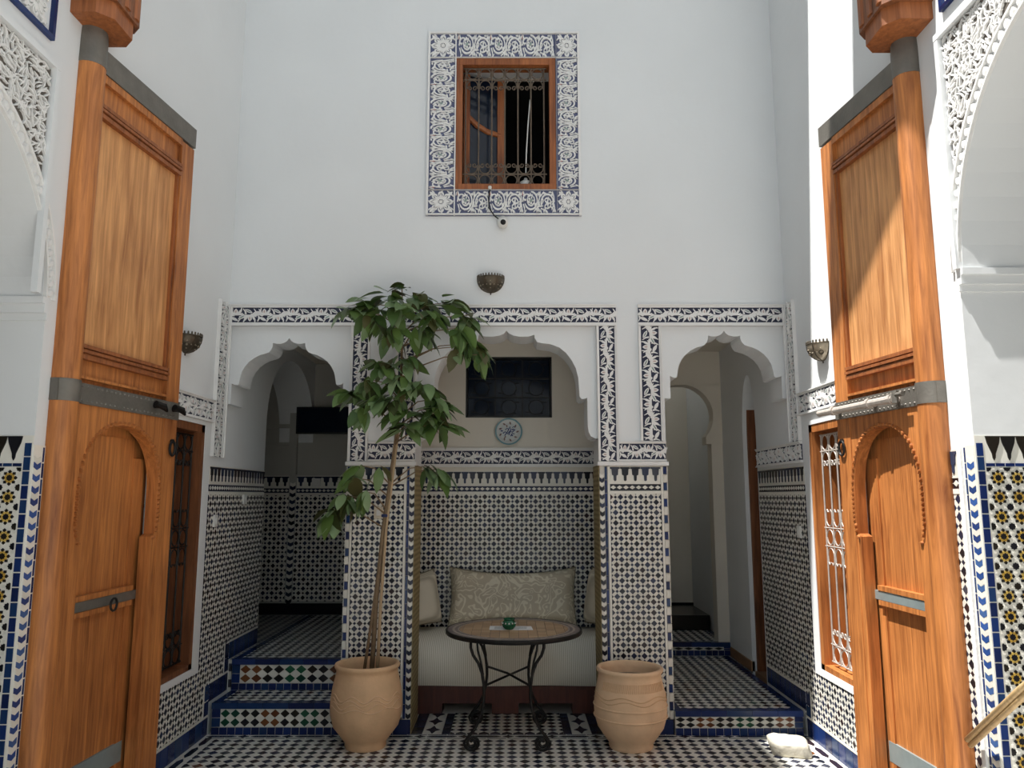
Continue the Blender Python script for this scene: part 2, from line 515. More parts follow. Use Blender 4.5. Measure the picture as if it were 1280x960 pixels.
def arc(cx, cy, r, a0, a1, n=6):
    return [(cx + r * math.cos(math.radians(a0 + (a1 - a0) * k / n)), cy + r * math.sin(math.radians(a0 + (a1 - a0) * k / n))) for k in range(n + 1)]

def lens(cx, cy, l, w, ang, n=5):
    c, s = math.cos(ang), math.sin(ang); out = []
    for k in range(n + 1):
        t = -1 + 2 * k / n; out.append((t * l / 2, w / 2 * (1 - t * t)))
    for k in range(n - 1, 0, -1):
        t = -1 + 2 * k / n; out.append((t * l / 2, -w / 2 * (1 - t * t)))
    return [(cx + c * x - s * y, cy + s * x + c * y) for x, y in out]

def vine_module(name, L, H, accents=('leafgreen_paint', 'pink_paint')):
    """one repeat of the carved vine: two lotus flowers, S stem, lens leaves"""
    mb = MB(); t = 0.011
    def flower(cx, cy, up):
        s = H * 0.40
        mb.prism(lens(cx, cy, s * .95, s * .62, math.pi / 2), FLAT, t * .2, t * .95, 0)
        mb.prism(lens(cx, cy, s * .55, s * .26, math.pi / 2), FLAT, t * .3, t * 1.05, 2)
        for sg in (-1, 1):
            stroke(mb, [(cx, cy - up * s * .45), (cx + sg * s * .45, cy - up * s * .28), (cx + sg * s * .68, cy + up * s * .12), (cx + sg * s * .9, cy + up * s * .42)],
                   [.004, .012, .011, .003], 0, t)
            stroke(mb, [(cx, cy - up * s * .55), (cx + sg * s * .7, cy - up * s * .50), (cx + sg * s * 1.05, cy - up * s * .22)], [.006, .010, .003], 0, t * .95)
    flower(L * .25, H * .73, 1)
    flower(L * .75, H * .27, -1)
    for (cx, cy, an, mm) in ((L * .70, H * .76, -.45, 1), (L * .20, H * .24, -.45, 0), (L * .94, H * .62, .5, 0), (L * .47, H * .36, .5, 1)):
        mb.prism(lens(cx, cy, L * .30, H * .19, an), FLAT, t * .2, t * .97, 0)
        if mm: mb.prism(lens(cx, cy, L * .22, H * .085, an), FLAT, t * .3, t * 1.04, 1)
    pts = [(L * k / 16, H * (.5 + .10 * math.sin(2 * math.pi * (k / 16 + .02)))) for k in range(17)]
    stroke(mb, pts, .0125, 0, t)
    for x0, y0, x1, y1 in ((.02, .5, .13, .97), (.36, .58, .44, .99), (.57, .45, .52, .02), (.86, .42, .93, .02), (.60, .55, .50, .92), (.97, .5, .88, .92), (.05, .45, .02, .08), (.40, .42, .33, .03)):
        stroke(mb, [(L * x0, H * y0), (L * (x0 + x1) / 2 + .006, H * (y0 + y1) / 2), (L * x1, H * y1)], [.011, .009, .004], 0, t * .93)
    for k in range(3):
        mb.prism(lens(L * (.16 + .33 * k), H * .5, .022, .02, .7), FLAT, 0, t * 1.02, 0)
    return mb.mesh(name, ['stucco', accents[0], accents[1]])

def rosette_module(name, S):
    mb = MB(); t = 0.011; c = S / 2
    for k in range(8):
        a = k * math.pi / 4
        mb.prism(lens(c + math.cos(a) * S * .22, c + math.sin(a) * S * .22, S * .30, S * .10, a), FLAT, 0, t, 0)
        b = a + math.pi / 8
        stroke(mb, [(c + math.cos(b) * S * .12, c + math.sin(b) * S * .12), (c + math.cos(b - .12) * S * .33, c + math.sin(b - .12) * S * .33), (c + math.cos(a) * S * .44, c + math.sin(a) * S * .44)], .006, 0, t * .95)
        stroke(mb, [(c + math.cos(b) * S * .12, c + math.sin(b) * S * .12), (c + math.cos(b + .12) * S * .33, c + math.sin(b + .12) * S * .33), (c + math.cos(b + .35) * S * .44, c + math.sin(b + .35) * S * .44)], .006, 0, t * .9)
    mb.prism([(c + S * .07 * math.cos(k * math.pi / 4), c + S * .07 * math.sin(k * math.pi / 4)) for k in range(8)], FLAT, 0, t * 1.05, 0)
    for k in range(16):
        a = k * math.pi / 8 + .2
        mb.prism(lens(c + math.cos(a) * S * .40, c + math.sin(a) * S * .40, S * .17, S * .055, a + (.7 if k % 2 else -.7)), FLAT, 0, t * .9, 0)
    for k in range(12):
        u_ = -.46 + .92 * (k % 3 + .5) / 3; e_ = .44
        x_, y_ = ((u_, e_), (u_, -e_), (e_, u_), (-e_, u_))[k // 3]
        mb.prism(lens(c + x_ * S, c + y_ * S, S * .20, S * .06, .7 if k % 2 else 2.4), FLAT, 0, t * .85, 0)
    for x, y in ((0, 0), (1, 0), (0, 1), (1, 1)):
        mb.prism(lens(c + (x - .5) * S * .72, c + (y - .5) * S * .72, S * .28, S * .11, math.atan2(y - .5, x - .5)), FLAT, 0, t * .97, 0)
    return mb.mesh(name, ['stucco'])

RS = random.Random(3)
def scroll_module(name, L, H):
    """big looping acanthus scroll of the window surround"""
    mb = MB(); t = 0.012
    for (cx, cy, sg) in ((L * .27, H * .56, 1), (L * .77, H * .44, -1)):
        r = H * .40
        stroke(mb, arc(cx, cy, r, 200 * 1, 200 + sg * 250, 12), [.004] + [.012] * 11 + [.006], 0, t)
        stroke(mb, arc(cx, cy, r * .58, 150, 150 + sg * 270, 10), [.004] + [.009] * 9 + [.003], 0, t * .95)
        mb.prism(lens(cx, cy, r * .6, r * .36, .6 * sg), FLAT, 0, t * 1.0, 1 if sg > 0 else 0)
        for k in range(5):
            a = k * 1.25
            mb.prism(lens(cx + math.cos(a) * r * .30, cy + math.sin(a) * r * .30, r * .42, r * .17, a), FLAT, 0, t * .98, 0)
    for x0, y0, x1, y1 in ((.5, .5, .56, .98), (.5, .5, .44, .02), (.02, .5, .05, .97), (.04, .4, .08, .03), (.98, .5, .93, .97), (.97, .4, .99, .03), (.52, .7, .66, .96), (.48, .3, .34, .05)):
        stroke(mb, [(L * x0, H * y0), (L * (x0 + x1) / 2 + .005, H * (y0 + y1) / 2), (L * x1, H * y1)], [.012, .010, .004], 0, t * .92)
    for k in range(46):
        cx, cy = (.03 + .94 * RS.random()) * L, (.05 + .9 * RS.random()) * H
        mb.prism(lens(cx, cy, H * RS.uniform(.16, .28), H * .065, RS.uniform(0, 3.14)), FLAT, 0, t * RS.uniform(.8, .95), 0)
    for k in range(4):
        cx, cy = ((L * .52, H * .86), (L * .49, H * .14), (L * .02, H * .88), (L * .98, H * .12))[k]
        for a in (-.5, 0, .5):
            mb.prism(lens(cx + a * .02, cy, H * .24, H * .07, math.pi / 2 + a), FLAT, 0, t * .9, 2 if (k == 2 and a == 0) else 0)
    return mb.mesh(name, ['stucco', 'leafgreen_paint', 'red_paint'])

VH = 0.112
VL = 0.2
VINE = vine_module('carved_vine', VL, VH)
_band_no = [0]
def band(fr, length, width, name=None, ground='navy_ground', lab=None, depth=0.018, flip=False, module=None, ml=VL, mh=VH, border=None):
    """a carved strip: dark ground, raised fillets on both edges, vine repeats as parts"""
    _band_no[0] += 1
    mb = MB()
    b = (width - mh) / 2 if border is None else border
    e = .0015
    def rc(u0, u1, v0, v1, h, m): mb.prism([(u0, v0), (u1, v0), (u1, v1), (u0, v1)], fr, -.004, h, m)
    rc(2 * e, length - 2 * e, b * .5, width - b * .5, depth * .35, 1)
    for v0, v1, w0, w1 in ((e, b, 0, b * .35), (width - b, width - e, width - b * .35, width)):
        rc(e, length - e, v0, v1, depth, 0); rc(0, length, w0, w1, depth + .008, 0)
    o = mb.build('trim_%d' % _band_no[0], ['stucco', ground], None, kind='structure')
    n = max(1, round(length / ml)); s = length / n
    me = module or VINE
    for k in range(n):
        m = fr.mat(k * s, b, depth * .33)
        sc = Matrix.Diagonal((s / ml * .995, (width - 2 * b) / mh, 1, 1))
        put('carved_vine', me, o, m @ sc)
    return o

# ------------------------------------------------------------------ key dimensions (metres)
XL, XR, YB = -2.07, 2.0, 5.5          # recess side walls, back wall
HW = 9.3                              # wall height of the light well
PLx0, PLx1, PRx0, PRx1 = -1.17, -0.69, 0.62, 1.10
YP = 5.87                             # back of the pillars
YA = 6.60                             # alcove back wall
WZ0, WZ1 = 0.50, 2.07                 # side windows
WY0, WY1 = 4.50, 5.16
JY = 3.33                             # far jamb of the courtyard arches

FRB = frame((0, YB, 0), (1, 0, 0), (0, 0, 1), (0, -1, 0))            # back wall, u = x
FRL = frame((XL, 0, 0), (0, 1, 0), (0, 0, 1), (1, 0, 0))             # left wall, u = y
FRR = frame((XR, 0, 0), (0, 1, 0), (0, 0, 1), (-1, 0, 0))            # right wall, u = y
FRA = frame((0, YA, 0), (1, 0, 0), (0, 0, 1), (0, -1, 0))

# ------------------------------------------------------------------ floor
floor = MB().box(-6, 6, -6, 9.5, -0.2, -0.004).build('floor', 'grout', None, kind='structure')
MB().box(-5.9, 5.9, -5.9, 3.1, -0.003, 0.0).build('courtyard_paving', 'floor_far', floor)
P = 0.0392
FF = frame((0, 0, 0), (1, 0, 0), (0, 1, 0), (0, 0, 1))
dark_me = poly_mesh('floor_diamond', [(.0345, 0), (0, .0345), (-.0345, 0), (0, -.0345)], 0.0045, 'dark_tile', .04)
mb = MB(); cand = []
for i in range(-60, 60):
    for j in range(0, 80):
        if (i + j) % 2: continue
        x, y = i * P, 3.0 + j * P
        if not (XL < x < XR and 3.1 < y < 5.405): continue
        dk = i % 2 == 0
        r = 0.0345 if dk else 0.0412
        q = clip_rect([(x + r, y), (x, y + r), (x - r, y), (x, y - r)], XL + .1, XR - .1, 3.1, 5.40)
        if not q: continue
        if dk:
            cand.append((x, y, q))
        else:
            mb.prism(q, FF, -.003, .0035 + R.uniform(-.0005, .0005), 0)
vis = sorted(cand, key=lambda c: abs(c[1] - 5.08) + (9 if abs(c[0]) > 1.75 or len(c[2]) != 4 else 0))
for k, (x, y, q) in enumerate(vis):
    if k < 300 and len(q) == 4 and abs(x) < 1.75:
        put('tile', dark_me, floor, FF.mat(x, y, -.0005 + R.uniform(-.0005, .0005)))
    else:
        mb.prism(q, FF, -.003, .004, 2 if R.random() < .04 else 1)
mb.build('floor_diamonds', ['white_tile', 'dark_tile', 'brown_tile'], floor, kind='stuff')
# border of long hexagons and stars in front of the steps
slab(FF, XL, XR, 5.405, 5.50, -.003, .0025, 'white_tile', 'border_ground', floor)
tile_row(FF, XL + .02, XR - .02, 5.407, 5.417, 30, 'black_tile', floor, 'border_tile', h=.004)
tile_row(FF, XL + .02, XR - .02, 5.482, 5.492, 30, 'dark_tile', floor, 'border_tile', h=.004)
hexm = poly_mesh('border_hexagon', [(-.105, 0), (-.07, .016), (.07, .016), (.105, 0), (.07, -.016), (-.07, -.016)], .004, 'dark_tile', 0)
starm = poly_mesh('border_star', [(-.04, 0), (-.014, .014), (0, .027), (.014, .014), (.04, 0), (.014, -.014), (0, -.027), (-.014, -.014)], .0045, 'dark_tile', 0)
x = XL + .12
while x < XR - .1:
    put('border_tile', hexm, floor, FF.mat(x, 5.45, 0)); put('border_tile', starm, floor, FF.mat(x + .148, 5.45, 0)); x += .296
# borders along the side walls
for xs, sg in ((XL, 1), (XR, -1)):
    slab(FF, min(xs, xs + sg * .1), max(xs, xs + sg * .1), 3.1, 5.405, -.003, .003, 'white_tile', 'border_ground', floor)
    y = 4.0
    vh = poly_mesh('side_hexagon', [(0, -.105), (.02, -.06), (.02, .06), (0, .105), (-.02, .06), (-.02, -.06)], .004, 'dark_tile', 0)
    while y < 5.4:
        put('border_tile', vh, floor, FF.mat(xs + sg * .05, y, 0)); y += .225
# alcove floor: check centre, blue strips, star panels
mb = MB()
for i in range(-14, 14):
    for j in range(0, 13):
        if (i + j) % 2: continue
        x, y = -.035 + i * P, 5.52 + j * P; dk = i % 2 == 0; r = .0345 if dk else .0412
        q = clip_rect([(x + r, y), (x, y + r), (x - r, y), (x, y - r)], -.42, .35, 5.5, 6.02)
        if q: mb.prism(q, FF, -.003, .004 if dk else .0035, 1 if dk else 0)
mb.build('alcove_diamonds', ['white_tile', 'dark_tile'], floor, kind='stuff')
for x0, x1 in ((-.69, -.61), (-.48, -.42), (.35, .41), (.54, .62)):
    tile_row(FF, x0, x1, 5.5, 6.0, 6, 'dark_tile', floor, 'border_tile', vertical=True, h=.004)
for xc in (-.545, .475):
    slab(FF, xc - .065, xc + .065, 5.5, 6.02, -.003, .0025, 'white_tile', 'star_panel_ground', floor)
    for y in (5.6, 5.8, 5.98):
        put('border_tile', poly_mesh('panel_star', [(-.05, 0), (-.02, .03), (0, .09), (.02, .03), (.05, 0), (.02, -.03), (0, -.09), (-.02, -.03)], .0045, 'dark_tile', 0), floor, FF.mat(xc, y, 0))

# ------------------------------------------------------------------ walls of the recess and courtyard
wb = MB()
W0x, W1x, W0z, W1z = -0.413, 0.32, 3.885, 4.918
for (x0, x1, z0, z1) in ((-2.4, W0x, 2.83, HW), (W1x, 2.4, 2.83, HW), (W0x, W1x, 2.83, W0z), (W0x, W1x, W1z, HW)):
    wb.box(x0, x1, YB, YB + .3, z0, z1)
wall_back = wb.build('wall_back', 'plaster', None, kind='structure')

# arch screens hung between pillars and walls
def arch_screen(name, xc, hw, apex, prof, x0, x1, zb0, y0, y1, mat='plaster'):
    """prof: (dx, drop) from apex to the jamb; mirrored"""
    half = [(dx, apex - d) for dx, d in prof]
    pts = [(xc - dx, z) for dx, z in reversed(half)] + [(xc + dx, z) for dx, z in half[1:]]
    pts = [(x0, zb0), (pts[0][0], zb0)] + pts + [(pts[-1][0], zb0), (x1, zb0)]
    mb = MB(); zt = 2.84
    n = len(pts)
    i = len(mb.v)
    for (x, z) in pts:
        mb.v.extend([(x, y0, z), (x, y0, zt), (x, y1, z), (x, y1, zt)])
    for k in range(n - 1):
        a = i + 4 * k; b = a + 4
        mb.f.append((a, b, b + 1, a + 1)); mb.f.append((b + 2, a + 2, a + 3, b + 3)); mb.f.append((a + 2, b + 2, b, a))
        mb.m.extend([0, 0, 0])
    return mb.build(name, mat, wall_back)

prof_small = [(0, 0), (.012, .018), (.03, .033), (.065, .043), (.095, .042), (.118, .036), (.1185, .060), (.128, .085), (.145, .106), (.17, .115), (.205, .125), (.245, .145),
              (.285, .175), (.315, .212), (.337, .255), (.347, .30), (.352, .338), (.36, .348), (.385, .345), (.405, .335), (.4055, .47)]
def widen(p, k, kz):
    return [(x * k, z * kz) for x, z in p]
prof_big = [(0, 0), (.02, .022), (.05, .036), (.10, .045), (.16, .043), (.205, .03), (.206, .055), (.225, .085), (.26, .093), (.32, .10), (.385, .125), (.435, .165), (.475, .22), (.505, .28),
            (.522, .35), (.527, .44), (.530, .488), (.545, .505), (.565, .503), (.585, .495), (.5855, .70), (.592, .745), (.607, .775), (.63, .785)]
arch_screen('arch_screen', -1.63, .4, 2.745, prof_small, XL, PLx0, 2.26, YB + .02, YB + .27)
arch_screen('arch_screen', 1.553, .4, 2.80, prof_small, PRx1, XR, 2.30, YB + .02, YB + .27)
arch_screen('arch_screen', -.04, .6, 2.80, prof_big, PLx1, PRx0, 2.01, YB + .02, YB + .30)

# upper blocks over the pillars, between arch screens
for n_, x0, x1 in (('pillar_left', PLx0, PLx1), ('pillar_right', PRx0, PRx1)):
    pl = MB()
    pl.box(x0, x1, YB, YP, 1.822, 2.83, 0)
    pl.box(x0 + .004, x1 - .004, YB + .004, YP - .004, 0, 1.822, 1)
    pillar = pl.build(n_, ['plaster', 'grout'], None, kind='structure')
    left = n_ == 'pillar_left'
    fr = frame((x0, YB, 0), (1, 0, 0), (0, 0, 1), (0, -1, 0))
    W = x1 - x0
    # edge columns: niche side has chevrons + blue strip, passage side a thin check
    if left:
        chv = (W - .036, W); bl = (W - .055, W - .037); f0, f1 = .045, W - .075; thin = (0, .028)
    else:
        chv = (0, .036); bl = (.037, .055); f0, f1 = .075, W - .045; thin = (W - .028, W)
    chevron_column(fr, chv[0], chv[1], .1, 1.81, .058, pillar, 'dark_tile')
    tile_row(fr, bl[0], bl[1], .1, 1.81, 18, 'blue_tile', pillar, 'border_tile', True)
    for k in range(30):
        me = rect_tile(thin[1] - thin[0], 1.71 / 30, 'blue_tile' if k % 2 else 'white_tile')
        put('border_tile', me, pillar, fr.mat(thin[0], .1 + 1.71 / 30 * k))
    zb = merlon_course(fr, f0, f1, pillar, 1.805, .066)
    g = .0165
    slab(fr, f0 - g, f0 - .001, .1, 1.81, 0, .009, 'white_tile', 'border_fillet', pillar)
    slab(fr, f1 + .001, f1 + g, .1, 1.81, 0, .009, 'white_tile', 'border_fillet', pillar)
    nn = round((f1 - f0) / .0788); p = (f1 - f0) / nn / 2
    zellige(fr, [(f0, f1, .115, zb)], 'zellige_field', pillar, p=p, ou=f0 + p, ov=zb - p * 1.6, hb=p * .61, hs=p * .345)
    slab(fr, f0 - g, f1 + g, .1, .113, 0, .009, 'white_tile', 'border_fillet', pillar)
    tile_row(fr, 0, W, 0, .098, 4, 'blue_tile', pillar, 'tile')
    # inner (niche) side: ochre edge bricks and chevrons; passage side
    fs = frame((x1 if left else x0, YB, 0), (0, 1, 0), (0, 0, 1), (1 if left else -1, 0, 0))
    slab(fs, .0, YP - YB, .0, 1.82, 0, .005, 'olive_tile', 'reveal_facing', pillar)
    fo = frame((x0 if left else x1, YB, 0), (0, 1, 0), (0, 0, 1), (-1 if left else 1, 0, 0))
    tile_row(fo, 0, .03, .1, 1.81, 30, 'white_tile', pillar, 'border_tile', True)
    zellige(fo, [(.04, YP - YB, .1, 1.81)], 'zellige_side', pillar)
    slab(fr, -.012, W + .012, 1.815, 1.842, -.02, .03, 'stucco', 'ledge', pillar)

# left wall (window hole, arch opening to the side room behind)
def side_wall(name, X, sgn, yend, arch):
    mb = MB(); x0, x1 = (X - .35, X) if sgn < 0 else (X, X + .35)
    y0 = JY + .12
    mb.box(x0, x1, y0, WY0, 0, HW); mb.box(x0, x1, WY1, yend, 0, 3.4)
    mb.box(x0, x1, WY0, WY1, 0, WZ0); mb.box(x0, x1, WY0, WY1, WZ1, HW)
    mb.box(x0, x1, WY1, YB + .3, 3.4, HW)
    # pointed / horseshoe opening further in
    ya, yb_, zs, zt = arch
    n = 24; yc = (ya + yb_) / 2; r = (yb_ - ya) / 2
    pts = [(ya, zs)] + [(yc - r * math.cos(math.pi * k / n), zs + (zt - zs) * math.sin(math.pi * k / n) ** .85) for k in range(1, n)] + [(yb_, zs)]
    for (p, q) in zip(pts, pts[1:]):
        for x, fl in ((x0, 0), (x1, 1)):
            f = [(x, p[0], p[1]), (x, q[0], q[1]), (x, q[0], 3.4), (x, p[0], 3.4)]
            mb.face(f if fl else f[::-1])
        mb.face([(x0, p[0], p[1]), (x0, q[0], q[1]), (x1, q[0], q[1]), (x1, p[0], p[1])])
    if yb_ < 7.9: mb.box(x0, x1, yb_, 9.2, 0, 3.4)
    return mb.build(name, 'plaster', None, kind='structure')
wall_left = side_wall('wall_left', XL, -1, 6.46, (6.46, 7.995, 2.15, 2.86))
wall_right = side_wall('wall_right', XR, 1, 6.30, (6.30, 6.66, 2.05, 2.62))

# ceiling over passages and alcove, inner walls
ceiling = MB().box(-4.2, 1.06, YB + .28, 9.6, 2.98, 3.1).box(1.06, 4.2, YB + .28, 7.5, 2.98, 3.1).box(2.3, 4.2, 7.5, 9.6, 2.98, 3.1).build('ceiling', 'plaster_in', None, kind='structure')
wall_alcove = MB().box(-1.05, 1.02, YA, YA + .15, 0, 1.82).box(-1.05, -.40, YA, YA + .15, 1.82, 3.0).box(.345, 1.02, YA, YA + .15, 1.82, 3.0).box(-.40, .345, YA, YA + .15, 1.82, 2.27)\
    .box(-.40, .345, YA, YA + .15, 2.80, 3.0).build('wall_alcove', 'plaster_in', None, kind='structure')
MB().box(-1.17, -1.05, YP, 8.1, 0, 3.0).build('wall_partition_left', 'plaster_in', None, kind='structure')
MB().box(1.02, 1.10, YP, 8.8, 0, 3.0).build('wall_partition_right', 'plaster_in', None, kind='structure')
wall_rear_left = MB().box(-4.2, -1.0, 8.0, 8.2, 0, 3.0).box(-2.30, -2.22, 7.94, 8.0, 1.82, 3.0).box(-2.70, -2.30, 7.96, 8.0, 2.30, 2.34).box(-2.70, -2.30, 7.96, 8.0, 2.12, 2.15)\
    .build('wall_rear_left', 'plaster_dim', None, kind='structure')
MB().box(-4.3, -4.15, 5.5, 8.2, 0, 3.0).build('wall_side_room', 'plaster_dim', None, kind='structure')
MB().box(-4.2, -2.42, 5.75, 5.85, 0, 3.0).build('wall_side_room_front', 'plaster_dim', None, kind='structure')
MB().box(.96, 1.06, 7.4, 8.9, 3.0, 5.6).box(2.3, 2.4, 7.4, 8.9, 3.0, 5.6).box(.96, 2.4, 7.4, 7.5, 3.0, 5.6).build('wall_added_light_shaft', 'plaster', None, kind='structure')  # added shaft, open to the sky, brightens the far passage
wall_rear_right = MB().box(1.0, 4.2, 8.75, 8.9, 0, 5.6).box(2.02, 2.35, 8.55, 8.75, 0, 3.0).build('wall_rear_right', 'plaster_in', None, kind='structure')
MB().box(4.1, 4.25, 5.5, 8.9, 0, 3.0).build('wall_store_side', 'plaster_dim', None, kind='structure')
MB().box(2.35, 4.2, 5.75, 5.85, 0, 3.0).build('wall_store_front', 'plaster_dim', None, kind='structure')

# horseshoe arch across the far passage
mb = MB(); y0, y1 = 7.30, 7.46
xc, rr, zc = 1.62, .30, 2.36
pts = []
for k in range(25):
    a = math.radians(-42 + (264) * k / 24)
    pts.append((xc + rr * math.cos(a), zc + rr * math.sin(a) * 1.0))
right = [p for p in pts if p[0] >= xc]; left_ = [p for p in pts if p[0] < xc]
def ring_wall(seq, xe):
    for a, b in zip(seq, seq[1:]):
        for y, fl in ((y0, 0), (y1, 1)):
            q = [(a[0], y, a[1]), (xe, y, a[1]), (xe, y, b[1]), (b[0], y, b[1])]
            mb.face(q if not fl else q[::-1], 0)
        mb.face([(a[0], y0, a[1]), (b[0], y0, b[1]), (b[0], y1, b[1]), (a[0], y1, a[1])], 0)
ring_wall(right, XR + .02); ring_wall(left_, 1.08)
mb.box(1.08, XR + .02, y0, y1, zc + rr - .004, 3.0)
zj = zc + rr * math.sin(math.radians(-42)); xj = rr * math.cos(math.radians(42))
mb.box(xc + xj, XR + .02, y0, y1, zj - .07, zj + .002); mb.box(xc + xj + .05, XR + .02, y0 + .01, y1, 0.1, zj - .06)
mb.box(1.08, xc - xj, y0, y1, 0.1, zj + .002)
mb.build('wall_cross_passage', 'plaster_in', None, kind='structure')

# courtyard walls with the two big arches at the sides (only their far halves are in view)
def court_wall(name, X, sgn, zs, rb, ztop, ysp):
    mb = MB(); x0, x1 = (X - .5, X) if sgn < 0 else (X, X + .5)
    ra = .83; yc = JY - ra - .03
    # opening y in [yc-ra-.03, JY]; jambs below the springing line
    mb.box(x0, x1, 1.15, yc - ra - .03, 0, HW)
    mb.box(x0, x1, yc - ra - .03, JY, zs + rb + .02, HW)
    n = 28; prev = None
    for k in range(n + 1):
        a = math.pi * k / n
        p = (yc - ra * math.cos(a), zs + rb * math.sin(a))
        if prev:
            for x, fl in ((x0, 0), (x1, 1)):
                q = [(x, prev[0], prev[1]), (x, p[0], p[1]), (x, p[0], zs + rb + .02), (x, prev[0], zs + rb + .02)]
                mb.face(q if fl else q[::-1], 0)
            mb.face([(x0, prev[0], prev[1]), (x0, p[0], p[1]), (x1, p[0], p[1]), (x1, prev[0], prev[1])], 0)
        prev = p
    mb.box(x0, x1, yc + ra, JY, zs, zs + rb + .02)
    # far pier behind the jamb face (its inner side is the recess wall)
    mb.box(x0 - (.5 if sgn < 0 else 0), x1 + (.5 if sgn > 0 else 0), JY, JY + .12, 0, HW)
    o = mb.build(name, 'plaster', None, kind='structure')
    fx = frame((X, 0, 0), (0, 1, 0), (0, 0, 1), (-sgn, 0, 0))
    fj = frame((X, JY, 0), (sgn, 0, 0), (0, 0, 1), (0, -1, 0))
    # capital ledge on the jamb
    for z0, z1, d in ((zs - .10, zs - .07, .012), (zs - .07, zs - .03, .03), (zs - .03, zs + .0, .045)):
        slab(fj, -.012, .5, z0, z1, 0, d, 'plaster', 'capital_ledge', o)
    # rope moulding beads round the arch
    bead = MB().prism(lens(0, 0, .062, .034, .7), FLAT, 0, .014, 0, inset=.4).mesh('rope_bead', ['stucco'])
    nb = 58
    for k in range(nb):
        a = math.pi * (k + .5) / nb
        y, z = yc - (ra + .035) * math.cos(a), zs + (rb + .035) * math.sin(a)
        if y < 1.5: continue
        put('moulding_bead', bead, o, fx.mat(y, z, .001, math.atan2(math.sin(a) * ra, -math.cos(a) * rb)))
    mbm = MB()
    for off, w in ((.006, .010), (.066, .012)):
        seq = [(yc - (ra + off) * math.cos(math.pi * k / 40), zs + (rb + off) * math.sin(math.pi * k / 40)) for k in range(41)]
        tmp = MB(); stroke(tmp, seq, w, 0, .016, 0)
        i = len(mbm.v); mbm.v.extend([fx(*q) for q in tmp.v]); mbm.f.extend([tuple(i + t for t in f) for f in tmp.f]); mbm.m.extend(tmp.m)
    mbm.build('arch_moulding', 'stucco', o)
    # spandrel fretwork inside a rectangular frame
    ye = ysp
    tmp = MB(); gr = MB()
    def inside(y, z, mrg=0.0):
        return ((y - yc) / (ra + .075 + mrg)) ** 2 + ((z - zs) / (rb + .075 + mrg)) ** 2 > 1 and z > zs + .12 and y < ye - mrg and z < ztop - mrg and y > 1.7
    gy = 1.75
    while gy < ye:
        gz = zs + .1
        while gz < ztop:
            if inside(gy, gz, .0):
                for q in range(2 if R.random() < .35 else 1):
                    a = R.uniform(0, math.pi); cy, cz = gy + R.uniform(-.008, .008), gz + R.uniform(-.008, .008); l = R.uniform(.02, .03); bend = R.uniform(-.010, .010)
                    d = (math.cos(a), math.sin(a))
                    pp = [(cy - d[0] * l, cz - d[1] * l), (cy - d[1] * bend, cz + d[0] * bend), (cy + d[0] * l, cz + d[1] * l)]
                    if inside(pp[0][0], pp[0][1], -.004) and inside(pp[2][0], pp[2][1], -.004):
                        stroke(tmp, pp, [.003, .0085, .003], 0, .012 + R.uniform(-.001, .001), 0)
                gr.prism([(gy - .0135, gz - .0135), (gy + .0135, gz - .0135), (gy + .0135, gz + .0135), (gy - .0135, gz + .0135)], fx, 0, .0015, 0)
            gz += .026
        gy += .026
    i = 0
    fm = MB(); fm.v = [fx(*q) for q in tmp.v]; fm.f = tmp.f; fm.m = tmp.m
    fm.build('fretwork', 'stucco', o, kind='stuff')
    gr.build('fretwork_shade', 'shade_ground', o, kind='stuff')
    slab(fx, 1.6, ye + .03, ztop, ztop + .03, 0, .03, 'plaster', 'spandrel_frame', o)
    slab(fx, ye, ye + .0295, zs, ztop - .0005, 0, .0285, 'plaster', 'spandrel_frame', o)
    # painted panel above
    slab(fx, 1.6, ye - .02, ztop + .12, ztop + .14, 0, .02, 'blue_tile', 'panel_border', o)
    slab(fx, ye - .04, ye - .02, ztop + .14, ztop + .7, 0, .02, 'blue_tile', 'panel_border', o)
    for k in range(4):
        for q in range(3):
            put('carved_panel', ROS, o, fx.mat(ye - .24 - .19 * k, ztop + .15 + .19 * q, .002))
    # zellige dado on the jamb: stars, blue border, merlons; chevrons on the corner return
    zt = 1.86
    slab(fj, 0, .5, 0, zt, 0, .003, 'white_tile', 'dado_ground', o)
    bw = .036
    tile_row(fj, 0.004, bw, .0, zt - .03, 30, 'blue_tile', o, 'border_tile', True)
    tile_row(fj, bw + .004, .5, zt - .135, zt - .118, 11, 'blue_tile', o, 'border_tile')
    mer = poly_mesh('pointed_merlon', [(-.032, .105), (-.026, .075), (-.008, .03), (-.006, .012), (0, 0), (.006, .012), (.008, .03), (.026, .075), (.032, .105)], .008, 'black_tile', 0)
    for k in range(7):
        put('merlon_tile', mer, o, fj.mat(bw + .042 + .066 * k, zt - .108, 0))
    S = .0825; st = MB()
    def star(cx, cy, r1, r2, n, m, h0, h1, rot=0):
        pl = []
        for k in range(2 * n):
            r = r1 if k % 2 == 0 else r2
            a = rot + math.pi * k / n; pl.append((cx + r * math.cos(a), cy + r * math.sin(a)))
        pl = clip_rect(pl, bw + .006, .5, .02, zt - .138)
        if pl: st.prism(pl, fj, h0, h1, m)
